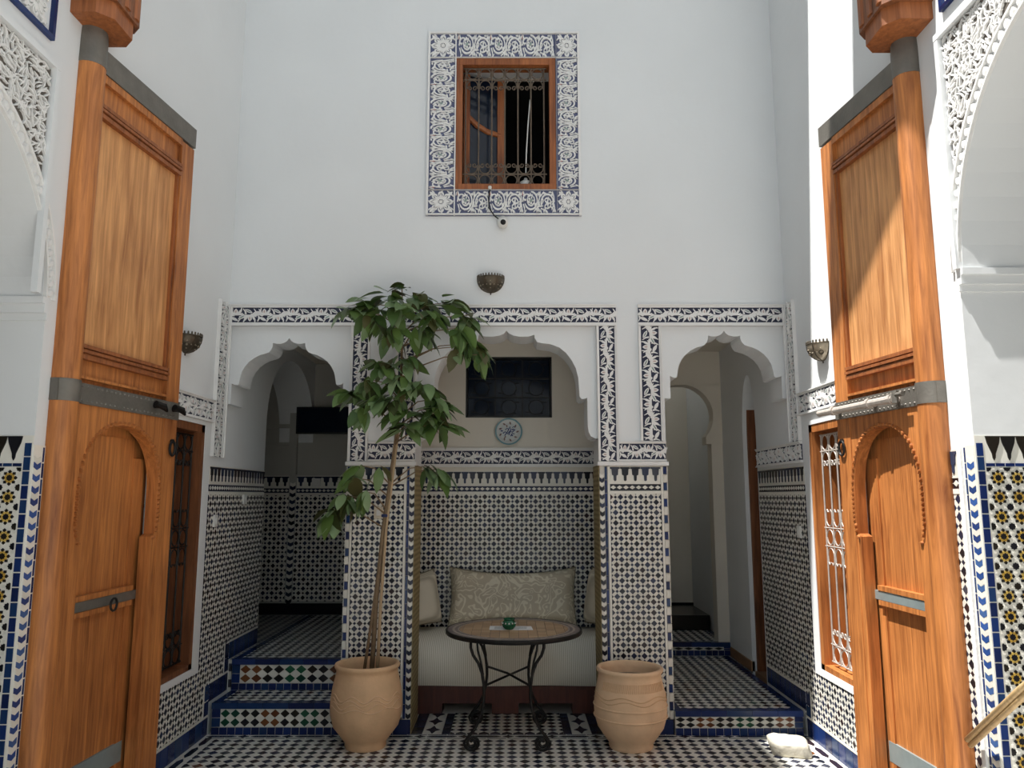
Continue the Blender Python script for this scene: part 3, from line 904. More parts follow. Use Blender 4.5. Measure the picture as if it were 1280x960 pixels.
    for i_ in range(-1, 6):
        for j_ in range(0, 22):
            cx, cy = bw + .052 + S * i_, zt - .182 - S * j_
            star(cx, cy, .031, .021, 8, 1, .002, .0055)
            star(cx, cy, .0145, .0110, 8, 0, .002, .0075)
            for k in range(8):
                a = k * math.pi / 4
                star(cx + .0262 * math.cos(a), cy + .0262 * math.sin(a), .0082, .0058, 2 if False else 4, 0, .002, .007, a)
            star(cx + S / 2, cy + S / 2, .0155, .0125, 8, 0, .002, .006)
            for k in range(4):
                a = math.pi / 4 + k * math.pi / 2
                star(cx + S / 2 + .024 * math.cos(a + math.pi / 4), cy + S / 2 + .024 * math.sin(a + math.pi / 4), .0085, .0065, 4, 2, .002, .005, a)
    st.build('star_zellige', ['black_tile', 'yellow_tile', 'white_tile'], o, kind='stuff')
    fc = frame((X, JY, 0), (0, 1, 0), (0, 0, 1), (-sgn, 0, 0))
    slab(fc, .0, .115, 0, zt - .04, 0, .004, 'white_tile', 'dado_ground', o)
    chevron_column(fc, .004, .056, .0, zt - .045, .052, o)
    tile_row(fc, .062, .076, .0, zt - .045, 26, 'blue_tile', o, 'border_tile', True)
    slab(fc, .084, .112, 0, zt - .04, 0, .016, 'stucco', 'corner_bead', o)
    return o
ROS = rosette_module('carved_rosette', .17)
wall_court_left = court_wall('wall_courtyard_left', XL, -1, 2.47, .80, 3.50, 3.21)
wall_court_right = court_wall('wall_courtyard_right', XR, 1, 2.60, .95, 3.70, 3.30)
MB().box(-6, 6, -5.3, -5.0, 0, 5.0).build('wall_courtyard_rear', 'plaster', None, kind='structure')
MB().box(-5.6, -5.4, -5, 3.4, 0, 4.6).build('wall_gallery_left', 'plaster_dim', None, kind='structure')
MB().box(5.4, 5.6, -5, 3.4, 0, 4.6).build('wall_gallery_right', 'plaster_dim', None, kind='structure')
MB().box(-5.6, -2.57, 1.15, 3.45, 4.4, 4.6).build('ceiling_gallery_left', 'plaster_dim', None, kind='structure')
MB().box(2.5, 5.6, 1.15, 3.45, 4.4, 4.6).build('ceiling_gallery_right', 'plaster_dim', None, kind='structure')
MB().box(-5.6, -2.5, 1.05, 1.15, 0, 4.6).build('wall_gallery_blocker_left', 'plaster_dim', None, kind='structure')  # unseen wall added to close off the gallery and darken it
MB().box(2.45, 5.6, 1.05, 1.15, 0, 4.6).build('wall_gallery_blocker_right', 'plaster_dim', None, kind='structure')  # added likewise to keep light out of this gallery
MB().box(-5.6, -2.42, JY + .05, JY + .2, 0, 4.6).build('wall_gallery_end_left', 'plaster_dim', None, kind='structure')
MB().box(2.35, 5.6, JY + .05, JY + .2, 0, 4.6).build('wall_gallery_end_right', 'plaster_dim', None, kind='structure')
# roof and canopy: unseen slabs added above to shape the sun's shadows
MB().box(-2.4, 2.4, 4.517, 6.6, 7.0, 7.2).build('roof_sun_blocker', 'plaster', None, kind='structure')
mb = MB(); mb.prism([(.50, 3.04), (2.05, 3.04), (2.05, 3.84), (.03, 3.84)], FF, 7.0, 7.06, 0, back=True)  # outline cut to cast the diagonal shadow on the sunlit door
mb.build('canopy_sun_blocker', 'cedar_dark', None, kind='structure')

# ------------------------------------------------------------------ dado on the recess walls, alcove and rooms
p_ = .0394
for o, fr, yend, ysteps in ((wall_left, FRL, 6.46, 0), (wall_right, FRR, 6.27, 1)):
    zb = merlon_course(fr, WY1 + .13, yend, o, 1.80, .066)
    merlon_course(fr, JY + .13, WY0 - .13, o, 1.80, .066)
    rects = [(JY + .13, WY0 - .13, .135, zb), (WY0 - .13, WY1 + .13, .135, WZ0 - .045), (WY1 + .13, 5.49, .135, zb)]
    if ysteps == 0:
        rects += [(5.49, 5.83, .35, zb), (5.83, yend, .56, zb)]
        steps = [(JY + .13, 5.49, 0, .12, 20), (5.49, 5.83, .21, .335, 4), (5.83, yend, .42, .545, 6)]
        vert = [(5.46, .12, .335), (5.80, .335, .545)]
    else:
        rects += [(5.47, yend, .30, zb)]
        steps = [(JY + .13, 5.47, 0, .12, 20), (5.47, yend, .16, .285, 8)]
        vert = [(5.44, .12, .285)]
    zellige(fr, rects, 'zellige_field', o, p_, ou=0.01, ov=.01, hb=.0238, hs=.0134)
    for (a, b, z0, z1, n) in steps:
        tile_row(fr, a, b, z0, z1, n, 'blue_tile', o, 'skirting_tile')
        slab(fr, a, b, z1, z1 + .014, 0, .008, 'white_tile', 'skirting_fillet', o)
    for (y, z0, z1) in vert:
        tile_row(fr, y - .055, y + .03, z0, z1, 2, 'blue_tile', o, 'skirting_tile', True)
        slab(fr, y - .069, y - .055, z0 + .014, z1 + .014, 0, .008, 'white_tile', 'skirting_fillet', o)
# alcove
zb = merlon_course(FRA, -1.02, 1.0, wall_alcove, 1.805, .066)
zellige(FRA, [(-1.02, 1.0, .3, zb)], 'zellige_field', wall_alcove, .0392, ou=-.035, ov=zb - .06, hb=.0238, hs=.0134)
for k in (0,):
    band(frame((-1.02, YA, 1.845), (1, 0, 0), (0, 0, 1), (0, -1, 0)), 2.02, .165, module=VINE, ml=.17)
# rear room dado
FRQ = frame((0, 8.0, 0), (1, 0, 0), (0, 0, 1), (0, -1, 0))
zb = merlon_course(FRQ, -2.22, -1.0, wall_rear_left, 1.80, .085)
merlon_course(FRQ, -2.70, -2.30, wall_rear_left, 1.80, .085)
zellige(FRQ, [(-2.22, -1.0, .55, zb), (-2.70, -2.30, .55, zb)], 'zellige_field', wall_rear_left, .045)
chevron_column(FRQ, -2.29, -2.23, .45, 1.80, .07, wall_rear_left, 'dark_tile')
slab(FRQ, -2.9, -1.0, .42, .53, 0, .01, 'black_tile', 'skirting', wall_rear_left)

# ------------------------------------------------------------------ steps
def step(name, x0, x1, y0, y1, z0, z1, cols, seed, side_border, nd, parent=None, small=False):
    h = z1 - z0
    o = MB().box(x0, x1, y0 + .004, y1, -.003, z1 - .005).build(name, 'grout', None, kind='structure')
    fr = frame((x0, y0 + .004, z0), (1, 0, 0), (0, 0, 1), (0, -1, 0))
    W = x1 - x0
    nose = .034; base = .050
    b0 = .06 if side_border & 1 else 0; b1 = .06 if side_border & 2 else 0
    nt = 5
    # nosing tiles wrap the edge
    for k in range(nt):
        s = W / nt
        m = MB().box(k * s + .001, (k + 1) * s - .001, -.012, .055, h - nose, h + .004)
        i = len(m.v); m.v = [(v[0] + x0, v[1] + y0 + .002, v[2] + z0) for v in m.v]
        m.build('nosing_tile', 'blue_tile', o)
    tile_row(fr, 0, W, .001, base, round(W / .055), 'blue_tile', o)
    if b0: tile_row(fr, 0, b0, base, h - nose, 2, 'blue_tile', o, vertical=True)
    if b1: tile_row(fr, W - b1, W, base, h - nose, 2, 'blue_tile', o, vertical=True)
    u0, u1, v0, v1 = b0, W - b1, base + .003, h - nose - .003
    slab(fr, u0, u1, v0, v1, 0, .003, 'white_tile', 'riser_ground', o)
    rows = 1 if small else 2
    dh = (v1 - v0) / rows; dw = (u1 - u0) / nd
    for k in range(nd):
        c = cols[(k // 2 + seed) % len(cols)]
        a, b = dw * .48, dh * .48
        me = poly_mesh('riser_diamond_%s_%.4f_%.4f' % (c, a, b), [(a, 0), (0, b), (-a, 0), (0, -b)], .007, c, .04)
        for r in range(rows):
            put('diamond_tile', me, o, fr.mat(u0 + dw * (k + .5), v0 + dh * (r + .5), 0))
    for r in range(rows - 1):
        a, b = dw * .44, dh * .44
        me = poly_mesh('riser_white_%.4f_%.4f' % (a, b), [(a, 0), (0, b), (-a, 0), (0, -b)], .0065, 'white_tile', .04)
        for k in range(nd - 1):
            put('diamond_tile', me, o, fr.mat(u0 + dw * (k + 1), v0 + dh * (r + 1), 0))
    # tread
    mb = MB(); p = .037
    for i in range(int(W / p) + 2):
        for j in range(int((y1 - y0) / p) + 2):
            if (i + j) % 2: continue
            x, y = x0 + i * p, y0 + .06 + j * p; dk = i % 2 == 0
            r = p * .9 if dk else p * 1.06
            q = clip_rect([(x + r, y), (x, y + r), (x - r, y), (x, y - r)], x0 + (.05 if b0 or True else 0), x1 - .05, y0 + .058, y1)
            mi = 1 if dk else 0
            if dk and R.random() < .05: mi = R.choice((2, 3))
            if q: mb.prism(q, FF, z1 - .008, z1 + (.001 if dk else .0005), mi)
    mb.build('tread_diamonds', ['white_tile', 'dark_tile', 'brown_tile', 'green_tile'], o, kind='stuff')
    for xa, xb in ((x0, x0 + .048), (x1 - .048, x1)):
        n = max(1, round((y1 - y0 - .06) / .11)); s = (y1 - y0 - .06) / n
        tile_row(FF_at(z1 - .004), xa, xb, y0 + .058, y1, n, 'blue_tile', o, 'edge_tile', True)
    return o
def FF_at(z):
    return frame((0, 0, z), (1, 0, 0), (0, 1, 0), (0, 0, 1))
step('floor_step_lower', XL + .03, PLx0, 5.49, 5.84, 0, .205, ['green_tile', 'black_tile', 'brown_tile', 'black_tile'], 0, 1, 12)
step('floor_step_upper', XL + .03, PLx0, 5.84, 7.95, .205, .42, ['brown_tile', 'black_tile', 'green_tile', 'black_tile'], 0, 1, 10)
step('floor_step_passage', PRx1 + .005, XR - .03, 5.47, 7.28, 0, .16, ['black_tile', 'brown_tile', 'black_tile', 'green_tile', 'black_tile', 'brown_tile'], 0, 2, 12)
step('floor_step_inner', PRx1 + .005, XR - .01, 7.28, 8.6, .16, .275, ['black_tile'], 0, 2, 9, small=True)
MB().box(-4.1, XL + .02, 5.86, 7.99, .0, .415).build('floor_side_room', 'floor_check', None, kind='structure')

# ------------------------------------------------------------------ carved bands framing the arches
def hb(x0, x1, z0, z1): band(frame((x0, YB, z0), (1, 0, 0), (0, 0, 1), (0, -1, 0)), x1 - x0, z1 - z0)
def vb(x0, x1, z0, z1): band(frame((x1, YB, z0), (0, 0, 1), (-1, 0, 0), (0, -1, 0)), z1 - z0, x1 - x0, border=.017)
hb(XL, -1.03, 2.83, 2.99); vb(-1.17, -1.03, 1.845, 2.83); hb(-1.03, -.69, 1.845, 1.985); vb(-.84, -.695, 1.99, 2.83)
hb(-.84, .763, 2.83, 2.99); vb(.615, .763, 1.845, 2.83); hb(.763, 1.10, 1.845, 1.985); vb(.92, 1.085, 1.99, 2.83); hb(.92, XR, 2.83, 2.99)
def sideband(X, sg, y0, y1, z0, z1, vert):
    if vert: band(frame((X, y0, z0), (0, 0, 1), (0, 1, 0), (-sg, 0, 0)), z1 - z0, y1 - y0, border=.03)
    else: band(frame((X, y0, z0), (0, 1, 0), (0, 0, 1), (-sg, 0, 0)), y1 - y0, z1 - z0, border=.018)
sideband(XL, -1, 5.28, 5.49, 1.87, 2.98, True); sideband(XL, -1, 4.45, 5.28, 2.10, 2.255, False)
sideband(XR, 1, 5.30, 5.49, 1.98, 2.98, True); sideband(XR, 1, 4.45, 5.30, 2.15, 2.305, False); sideband(XR, 1, 5.30, 6.27, 1.83, 1.975, False)

# ------------------------------------------------------------------ upper window with carved surround
window_1 = MB().box(W0x - .012, W0x + .035, YB - .012, YB + .10, W0z, W1z).box(W1x - .035, W1x + .012, YB - .012, YB + .10, W0z, W1z)\
    .box(W0x - .012, W1x + .012, YB - .014, YB + .10, W1z - .04, W1z + .012).build('window_1', 'cedar_mould', None, kind='structure')
MB().box(W0x - .012, W1x + .012, YB - .02, YB + .10, W0z - .012, W0z + .03).build('window_sill', 'cedar_mould', window_1)
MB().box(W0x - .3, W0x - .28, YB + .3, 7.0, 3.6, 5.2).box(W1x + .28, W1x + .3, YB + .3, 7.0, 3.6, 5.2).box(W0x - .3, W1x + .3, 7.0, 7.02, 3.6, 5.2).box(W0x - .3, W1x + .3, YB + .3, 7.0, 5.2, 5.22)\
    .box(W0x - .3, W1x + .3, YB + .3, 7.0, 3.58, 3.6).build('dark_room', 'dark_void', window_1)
# open casement (left), with curved glazing bar
cs = MB().box(W0x + .04, W0x + .085, YB + .12, YB + .16, W0z + .03, W1z - .04).box(-.115, -.055, YB + .22, YB + .26, W0z + .03, W1z - .04)
cs.build('casement', 'cedar_mould', window_1)
MB().tube([(W0x + .07, YB + .14, 4.53), (W0x + .14, YB + .16, 4.47), (W0x + .22, YB + .2, 4.435), (-.09, YB + .24, 4.42)], .022, 8).build('glazing_bar', 'cedar_mould', window_1)
MB().face([(W0x + .08, YB + .15, W0z + .03), (-.1, YB + .235, W0z + .03), (-.1, YB + .235, W1z - .04), (W0x + .08, YB + .15, W1z - .04)]).build('pane', 'glass_dark', window_1)
def ring(c, r, fr, seg=16):
    return [fr(c[0] + r * math.cos(2 * math.pi * k / seg), c[1] + r * math.sin(2 * math.pi * k / seg)) for k in range(seg)]
def grille(parent, fr, us, z0, z1, mat, rb=.006, mid=False):
    """wrought-iron grille: uprights, cross bars, circle rows, C-scrolls"""
    s = us[1] - us[0]; r = s * .46
    for u in us: MB().tube([fr(u, z0), fr(u, z1)], rb, 6).build('bar', mat, parent)
    rows = [z0 + .005, z0 + 2.1 * r, z1 - 2.1 * r, z1 - .005]
    for z in rows: MB().tube([fr(us[0] - .02, z), fr(us[-1] + .02, z)], rb * .9, 6).build('crossbar', mat, parent)
    for a, b in zip(us, us[1:]):
        c = (a + b) / 2
        for z in (z0 + 1.05 * r, z1 - 1.05 * r):
            MB().tube(ring((c, z), r * .92, fr), rb * .75, 5, closed=True).build('ring', mat, parent)
        for zc, sg in ((z0 + 3.1 * r, 1), (z1 - 3.1 * r, -1)):
            m = MB()
            m.tube([fr(c + r * .9 * math.cos(t), zc - sg * (r * .9 * math.sin(t))) for t in [math.pi * k / 10 for k in range(11)]], rb * .7, 5)
            for side in (-1, 1):
                cc = (c + side * r * .45, zc + sg * r * .55)
                m.tube([fr(cc[0] + side * r * .42 * (1 - k / 20) * math.cos(k * .5), cc[1] - sg * r * .42 * (1 - k / 20) * math.sin(k * .5)) for k in range(0, 15)], rb * .7, 5)
                m.tube([fr(c + side * r * .9, zc), fr(c + side * r * .87, zc + sg * r * .55)], rb * .7, 5)
            m.build('scroll', mat, parent)
    if mid:
        zc = (z0 + z1) / 2 + .06
        for z in (zc - r * 1.1, zc + r * 1.1): MB().tube([fr(us[0] - .02, z), fr(us[-1] + .02, z)], rb * .9, 6).build('crossbar', mat, parent)
        for a, b in zip(us, us[1:]):
            c = (a + b) / 2
            MB().tube(ring((c, zc), r * .9, fr), rb * .75, 5, closed=True).build('ring', mat, parent)
            for sg in (1, -1):
                m = MB()
                m.tube([fr(c + r * .85 * math.cos(t), zc + sg * (r * 2.2 - r * .9 * math.sin(t) + r * .0)) for t in [math.pi * k / 8 for k in range(9)]], rb * .7, 5)
                for side in (-1, 1):
                    m.tube([fr(c + side * r * .85, zc + sg * r * 2.2), fr(c + side * r * .8, zc + sg * r * 3.0), fr(c + side * r * .45, zc + sg * r * 3.3), fr(c + side * r * .2, zc + sg * r * 3.0)], rb * .7, 5)
                m.build('scroll', mat, parent)
grille(window_1, frame((0, YB + .03, 0), (1, 0, 0), (0, 0, 1), (0, -1, 0)), [-.355 + .1 * k for k in range(7)], W0z + .03, W1z - .045, 'grille_iron', .0065)
# surround panels
SCROLL = scroll_module('carved_scroll', .34, .165)
sur = MB()
sx0, sx1, sz0, sz1 = -.645, .52, 3.668, 5.15
g0 = .006
sur.prism([(sx0, sz0), (sx1, sz0), (sx1, W0z), (sx0, W0z)], FRB, 0, g0, 1); sur.prism([(sx0, W1z), (sx1, W1z), (sx1, sz1), (sx0, sz1)], FRB, 0, g0, 1)
sur.prism([(sx0, W0z), (W0x, W0z), (W0x, W1z), (sx0, W1z)], FRB, 0, g0, 1); sur.prism([(W1x, W0z), (sx1, W0z), (sx1, W1z), (W1x, W1z)], FRB, 0, g0, 1)
for (a, b, c, d) in ((sx0, sx1, sz0, sz0 + .02), (sx0, sx1, sz1 - .02, sz1), (sx0, sx0 + .02, sz0, sz1), (sx1 - .02, sx1, sz0, sz1),
                     (sx0, sx1, W0z - .022, W0z - .012), (sx0, sx1, W1z + .012, W1z + .022), (W0x - .024, W0x - .012, sz0, sz1), (W1x + .012, W1x + .024, sz0, sz1)):
    k_ = .0008 * (1 + len(sur.f) % 7)
    sur.prism([(a + k_, c + k_), (b - k_, c + k_), (b - k_, d - k_), (a + k_, d - k_)], FRB, -.001, .022 + k_, 0)
surround = sur.build('trim_window_surround', ['stucco', 'blue_ground'], None, kind='structure')
lw = W0x - .024 - (sx0 + .02); rw = (sx1 - .02) - (W1x + .024); bh = (W0z - .022) - (sz0 + .02); th = (sz1 - .02) - (W1z + .022)
for (u, w) in ((sx0 + .02, lw), (W1x + .024, rw)):
    for (v, h) in ((sz0 + .02, bh), (W1z + .022, th)):
        put('carved_rosette', ROS, surround, FRB.mat(u, v, g0) @ Matrix.Diagonal((w / .17, h / .17, 1, 1)))
def scrolls(fr, length, width, n):
    s = length / n
    for k in range(n): put('carved_scroll', SCROLL, surround, fr.mat(s * k, 0, g0) @ Matrix.Diagonal((s / .34, width / .165, 1, 1)))
scrolls(frame((W0x, YB, sz0 + .02), (1, 0, 0), (0, 0, 1), (0, -1, 0)), W1x - W0x, bh, 3)
scrolls(frame((W0x, YB, W1z + .022), (1, 0, 0), (0, 0, 1), (0, -1, 0)), W1x - W0x, th, 3)
scrolls(frame((W0x - .024, YB, W0z), (0, 0, 1), (-1, 0, 0), (0, -1, 0)), W1z - W0z, lw, 5)
scrolls(frame((sx1 - .02, YB, W0z), (0, 0, 1), (-1, 0, 0), (0, -1, 0)), W1z - W0z, rw, 5)
# string and bundle hanging inside the window
c = MB().tube([(.14, YB + .06, 4.63), (.125, YB + .07, 4.45), (.11, YB + .06, 4.2), (.105, YB + .05, 4.02)], .005, 6).build('hanging_cord', 'white_plastic')
tag(c, 'thin pale cord hanging inside the grilled upper window', 'cord')
b = MB()
b.lathe([(.0, 0), (.035, .005), (.05, .03), (.045, .055), (.015, .075), (.012, .09), (0, .092)], (.105, YB + .09, W0z + .03), 10)
tag(b.build('cloth_bundle', 'white_plastic', None, True), 'small grey cloth bundle on the sill of the upper window', 'bundle')

# side windows in the recess walls
for n_, X, sg, fr, iron in (('window_2', XL, -1, FRL, 'iron'), ('window_3', XR, 1, FRR, 'white_iron')):  # sunlit tone of the right window put into its lighter wood
    w = MB()
    for (a, b, c, d) in ((WY0, WY0 + .05, WZ0, WZ1), (WY1 - .05, WY1, WZ0, WZ1), (WY0, WY1, WZ1 - .05, WZ1), (WY0, WY1, WZ0, WZ0 + .035)):
        w.prism([(a, c), (b, c), (b, d), (a, d)], fr, -.16, .006, 0, back=True)
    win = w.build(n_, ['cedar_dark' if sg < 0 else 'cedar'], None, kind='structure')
    ym = (WY0 + WY1) / 2
    for (a, b) in ((WY0 + .05, ym - .004), (ym + .004, WY1 - .05)):
        s_ = MB()
        s_.prism([(a, WZ0 + .035), (b, WZ0 + .035), (b, WZ1 - .05), (a, WZ1 - .05)], fr, -.175, -.15, 0, back=True)
        sh = s_.build('shutter', 'cedar_dark', win)
        for (v0, v1) in ((WZ0 + .10, 1.0), (1.08, 1.55), (1.63, WZ1 - .11)):
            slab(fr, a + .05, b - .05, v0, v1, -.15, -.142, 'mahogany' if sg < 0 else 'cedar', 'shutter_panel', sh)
    grille(win, frame(fr(0, 0, -.035), (0, 1, 0), (0, 0, 1), fr.N), [WY0 + .10 + .115 * k for k in range(5)], WZ0 + .06, WZ1 - .07, iron, .006, True)
    e = .045
    for (a, b, c, d) in ((WY0 - e, WY0, WZ0 - e, WZ1 + .03), (WY1, WY1 + e * 2.2, WZ0 - e, WZ1 + .03), (WY0 - e, WY1 + e, WZ0 - e, WZ0), (WY0 - e, WY1 + e, WZ1, WZ1 + .03)):
        k_ = .001 if b - a > .2 else 0.0
        slab(fr, a + 2 * k_, b - 2 * k_, c + k_, d - k_, 0, .010 + k_ * 1.5, 'plaster', 'plaster_surround', win)

# dark leaded window above the settee
window_4 = MB().box(-.40, -.385, YA - .004, YA + .1, 2.27, 2.80).box(.33, .345, YA - .004, YA + .1, 2.27, 2.80).box(-.40, .345, YA - .004, YA + .1, 2.785, 2.80).box(-.40, .345, YA - .004, YA + .1, 2.27, 2.285)\
    .build('window_4', 'black', None, kind='structure')
for k in range(3):
    for q in range(3):
        x0 = -.385 + .715 / 3 * k; z0 = 2.285 + .5 / 3 * q
        MB().box(x0 + .003, x0 + .235, YA + .07, YA + .08, z0 + .003, z0 + .163).build('pane', 'glass_dark', window_4)
        m = MB()
        cx, cz = x0 + .119, z0 + .083
        m.tube([(cx + .065 * math.cos(t), YA + .062, cz + .065 * math.sin(t)) for t in [2 * math.pi * i / 16 for i in range(16)]], .004, 5, closed=True)
        for a in range(4):
            m.tube([(cx + .065 * math.cos(a * 1.57 + .78), YA + .062, cz + .065 * math.sin(a * 1.57 + .78)), (cx + .11 * math.cos(a * 1.57 + .6), YA + .062, cz + .075 * math.sin(a * 1.57 + .6))], .004, 5)
        m.build('ironwork', 'iron', window_4)
for x in (-.385 + .715 / 3, -.385 + 1.43 / 3): MB().box(x - .006, x + .006, YA + .05, YA + .085, 2.28, 2.79).build('mullion', 'black', window_4)
for z in (2.285 + .5 / 3, 2.285 + 1 / 3): MB().box(-.385, .33, YA + .05, YA + .085, z - .006, z + .006).build('mullion', 'black', window_4)
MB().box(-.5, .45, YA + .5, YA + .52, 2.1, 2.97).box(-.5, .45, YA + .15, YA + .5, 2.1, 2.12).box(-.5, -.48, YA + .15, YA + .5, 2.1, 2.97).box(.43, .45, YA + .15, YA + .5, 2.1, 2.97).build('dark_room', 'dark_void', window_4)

# wooden door inside the pointed opening of the right passage
door_3 = MB().box(2.36, 2.40, 6.0, 7.2, .1, 2.5).build('door_3', 'cedar_dark', None, kind='structure')
MB().box(XR + .035, 2.36, 6.64, 6.70, .1, 2.6).build('door_frame', 'cedar_dark', door_3)
for k in range(4): MB().box(2.345, 2.36, 6.1 + .28 * k, 6.34 + .28 * k, .3, 2.3).build('door_panel', 'cedar', door_3)
MB().box(XR - .012, XR + .02, 6.66, 7.3, .16, .24).build('baseboard_passage', 'terra_base', None, kind='structure')
MB().box(XR + .02, 2.4, 6.27, 6.68, .12, .164).build('floor_threshold', 'terra_base', None, kind='structure')

# inner passage steps beyond the horseshoe arch
o = MB().box(1.55, 1.98, 7.95, 8.74, .27, .42).build('floor_step_turn', 'black_tile', None, kind='structure')
fr_ = frame((1.55, 7.95, .27), (0, 1, 0), (0, 0, 1), (-1, 0, 0))
for k in range(6): put('diamond_tile', poly_mesh('inner_diamond', [(.045, 0), (0, .045), (-.045, 0), (0, -.045)], .006, 'white_tile', .04), o, fr_.mat(.08 + .125 * k, .07, 0))
fr_ = frame((1.11, 8.74, .27), (1, 0, 0), (0, 0, 1), (0, -1, 0))
slab(fr_, 0, .9, 0, .17, 0, .01, 'black_tile', 'skirting', wall_rear_right)
slab(fr_, 0, .9, .045, .125, 0, .013, 'white_tile', 'skirting_ground', wall_rear_right)
for k in range(8): put('diamond_tile', poly_mesh('skirt_diamond', [(.04, 0), (0, .04), (-.04, 0), (0, -.04)], .018, 'black_tile', .04), wall_rear_right, fr_.mat(.05 + .11 * k, .085, 0))

# ------------------------------------------------------------------ the two tall cedar doors
def door_leaf(name, A, B, W, nside, latch):
    ax = Vector((B[0] - A[0], B[1] - A[1], 0)).normalized()
    nrm = Vector((ax.y, -ax.x, 0))
    if nrm.x * nside < 0: nrm = -nrm
    fr = frame((A[0], A[1], 0), ax, (0, 0, 1), nrm)
    T = .068
    pw = .135; e = W - .125                      # post width, start of the free stile
    zbot = .03
    door = MB().prism([(pw * .3, 2.0), (W - .001, 2.0), (W - .001, 3.66), (pw * .3, 3.66)], fr, -T + .001, -.028, 0, back=True).build(name, 'cedar', None, kind='structure')
    # round hinge post
    m = MB(); r = pw / 2
    m.tube([fr(r, z, -.02) for z in (.01, .5, 1.2, 2.0, 2.8, 3.66)], r, 20)
    smooth_by_angle(m.build('hinge_post', 'cedar', door))
    m = MB(); m.tube([fr(r, z, -.02) for z in (3.66, 3.80, 3.93)], [r * 1.03, r * 1.0, r * .85], 16)
    smooth_by_angle(m.build('post_ferrule', 'old_metal', door))
    slab(fr, e, W, zbot, 3.66, -T, 0, 'cedar', 'stile', door)
    def rail(z0, z1, n1=0.0, a=pw - .02, b=e, mat='cedar', nm='rail'):
        return slab(fr, a, b, z0, z1, -T, n1, mat, nm, door)
    rail(3.63, 3.67)
    # metal cap on top
    slab(fr, pw * .5, W + .004, 3.672, 3.79, -T - .004, .006, 'old_metal', 'metal_cap', door)
    # small panel, moulded rail, tall panel, moulded rail, small panel
    slab(fr, pw, e, 3.515, 3.63, -T, -.022, 'cedar', 'panel', door)
    def mould(z0, z1):
        h = z1 - z0
        for a_, b_, n1 in ((0, .30, .004), (.30, .42, -.006), (.42, .62, .010), (.62, .74, -.006), (.74, 1.0, .006)):
            slab(fr, pw - .015, e + .004, z0 + h * a_, z0 + h * b_, -T, n1, 'cedar_mould', 'moulding', door)
    mould(3.445, 3.515)
    pn = slab(fr, pw, e, 2.31, 3.445, -T, -.024, 'cedar_panel', 'panel', door)
    for (u0, u1, v0, v1) in ((pw - .004, pw + .018, 2.31, 3.445), (e - .018, e + .004, 2.31, 3.445)):
        slab(fr, u0, u1, v0, v1, -.03, -.008, 'cedar_mould', 'bead', door)
    mould(2.24, 2.31)
    slab(fr, pw, e, 2.155, 2.24, -T, -.026, 'cedar', 'panel', door)
    for (v0, v1) in ((2.147, 2.16),):
        slab(fr, pw - .01, e + .004, v0, v1, -T, .004, 'cedar', 'moulding', door)
    # metal strap with studs
    slab(fr, -.004, W + .002, 2.028, 2.125, -.02, .007, 'old_metal', 'metal_strap', door)
    m = MB(); m.tube([fr(r, z, -.02) for z in (2.026, 2.127)], r * 1.06, 20); smooth_by_angle(m.build('strap_band', 'old_metal', door))
    stud = MB().lathe([(0, .006), (.004, .005), (.006, 0)], (0, 0, 0), 8).mesh('stud', ['old_metal'], True)
    k = 0; u = .16
    while u < W - .03:
        for v in (2.043, 2.110): put('stud', stud, door, fr.mat(u, v, .007))
        u += .035
    # lower half: arched wicket set in a frame
    uc = (.205 + .835) / 2 * W / .98; hw = .315 * W / .98; zsp = 1.60; zt = 1.955
    prof = []
    n = 16
    for k in range(n + 1):
        t = k / n
        a = math.pi * .5 * t
        prof.append((hw * math.sin(a) ** .92, zsp + (zt - zsp) * math.cos(a) ** .80 if t < 1 else zsp))
    half = prof + [(hw, 1.46), (hw - .012, 1.435), (hw - .012, 1.40), (hw - .035, 1.385), (hw - .035, zbot)]
    outl = [(uc - x, z) for x, z in reversed(half)] + [(uc + x, z) for x, z in half[1:]]
    # frame boards: fill between outline and the leaf edges
    fb = MB()
    lo, hi = pw - .02, e
    zz = 2.03
    def quad(a, b, c, d, n1):
        fb.prism([a, b, c, d], fr, -T, n1, 0)
    for (a, b) in zip(outl, outl[1:]):
        if b[0] > a[0] + 1e-6 and min(a[1], b[1]) >= zsp - 1e-6:
            quad(a, b, (b[0], zz), (a[0], zz), -.004)
    quad((lo, zbot), (uc - hw, zbot), (uc - hw, zz), (lo, zz), -.004); quad((uc + hw, zbot), (hi, zbot), (hi, zz), (uc + hw, zz), -.004)
    quad((uc - hw, zbot), (uc - hw + .035, zbot), (uc - hw + .035, 1.385), (uc - hw, 1.40), -.004)
    quad((uc + hw - .035, zbot), (uc + hw, zbot), (uc + hw, 1.40), (uc + hw - .035, 1.385), -.004)
    fb.build('wicket_frame', 'cedar', door)
    # carved edge beads along the arch
    bead = MB().prism(lens(0, 0, .028, .016, .6), FLAT, 0, .012, 0, inset=.3).mesh('carved_bead', ['cedar'])
    for k in range(len(outl) - 1):
        a, b = outl[k], outl[k + 1]; L = math.hypot(b[0] - a[0], b[1] - a[1])
        if min(a[1], b[1]) < 1.38: continue
        nn = max(1, int(L / .022))
        for q in range(nn):
            t = (q + .5) / nn
            dx, dz = (b[0] - a[0]) / L, (b[1] - a[1]) / L
            put('carved_bead', bead, door, fr.mat(a[0] + (b[0] - a[0]) * t - dz * .012, a[1] + (b[1] - a[1]) * t + dx * .012, -.004, math.atan2(dz, dx)))
    # wicket: boards, stiles, rail with metal strip
    fw = frame(fr(0, 0, .075 * (uc - hw)), ax - nrm * .075, (0, 0, 1), nrm)
    wk = slab(fw, uc - hw - .02, uc + hw + .06, zbot, 1.96, -.074, -.062, 'cedar', 'wicket', door)
    ws = uc - hw + .04; we = uc + hw - .04; nb = 4
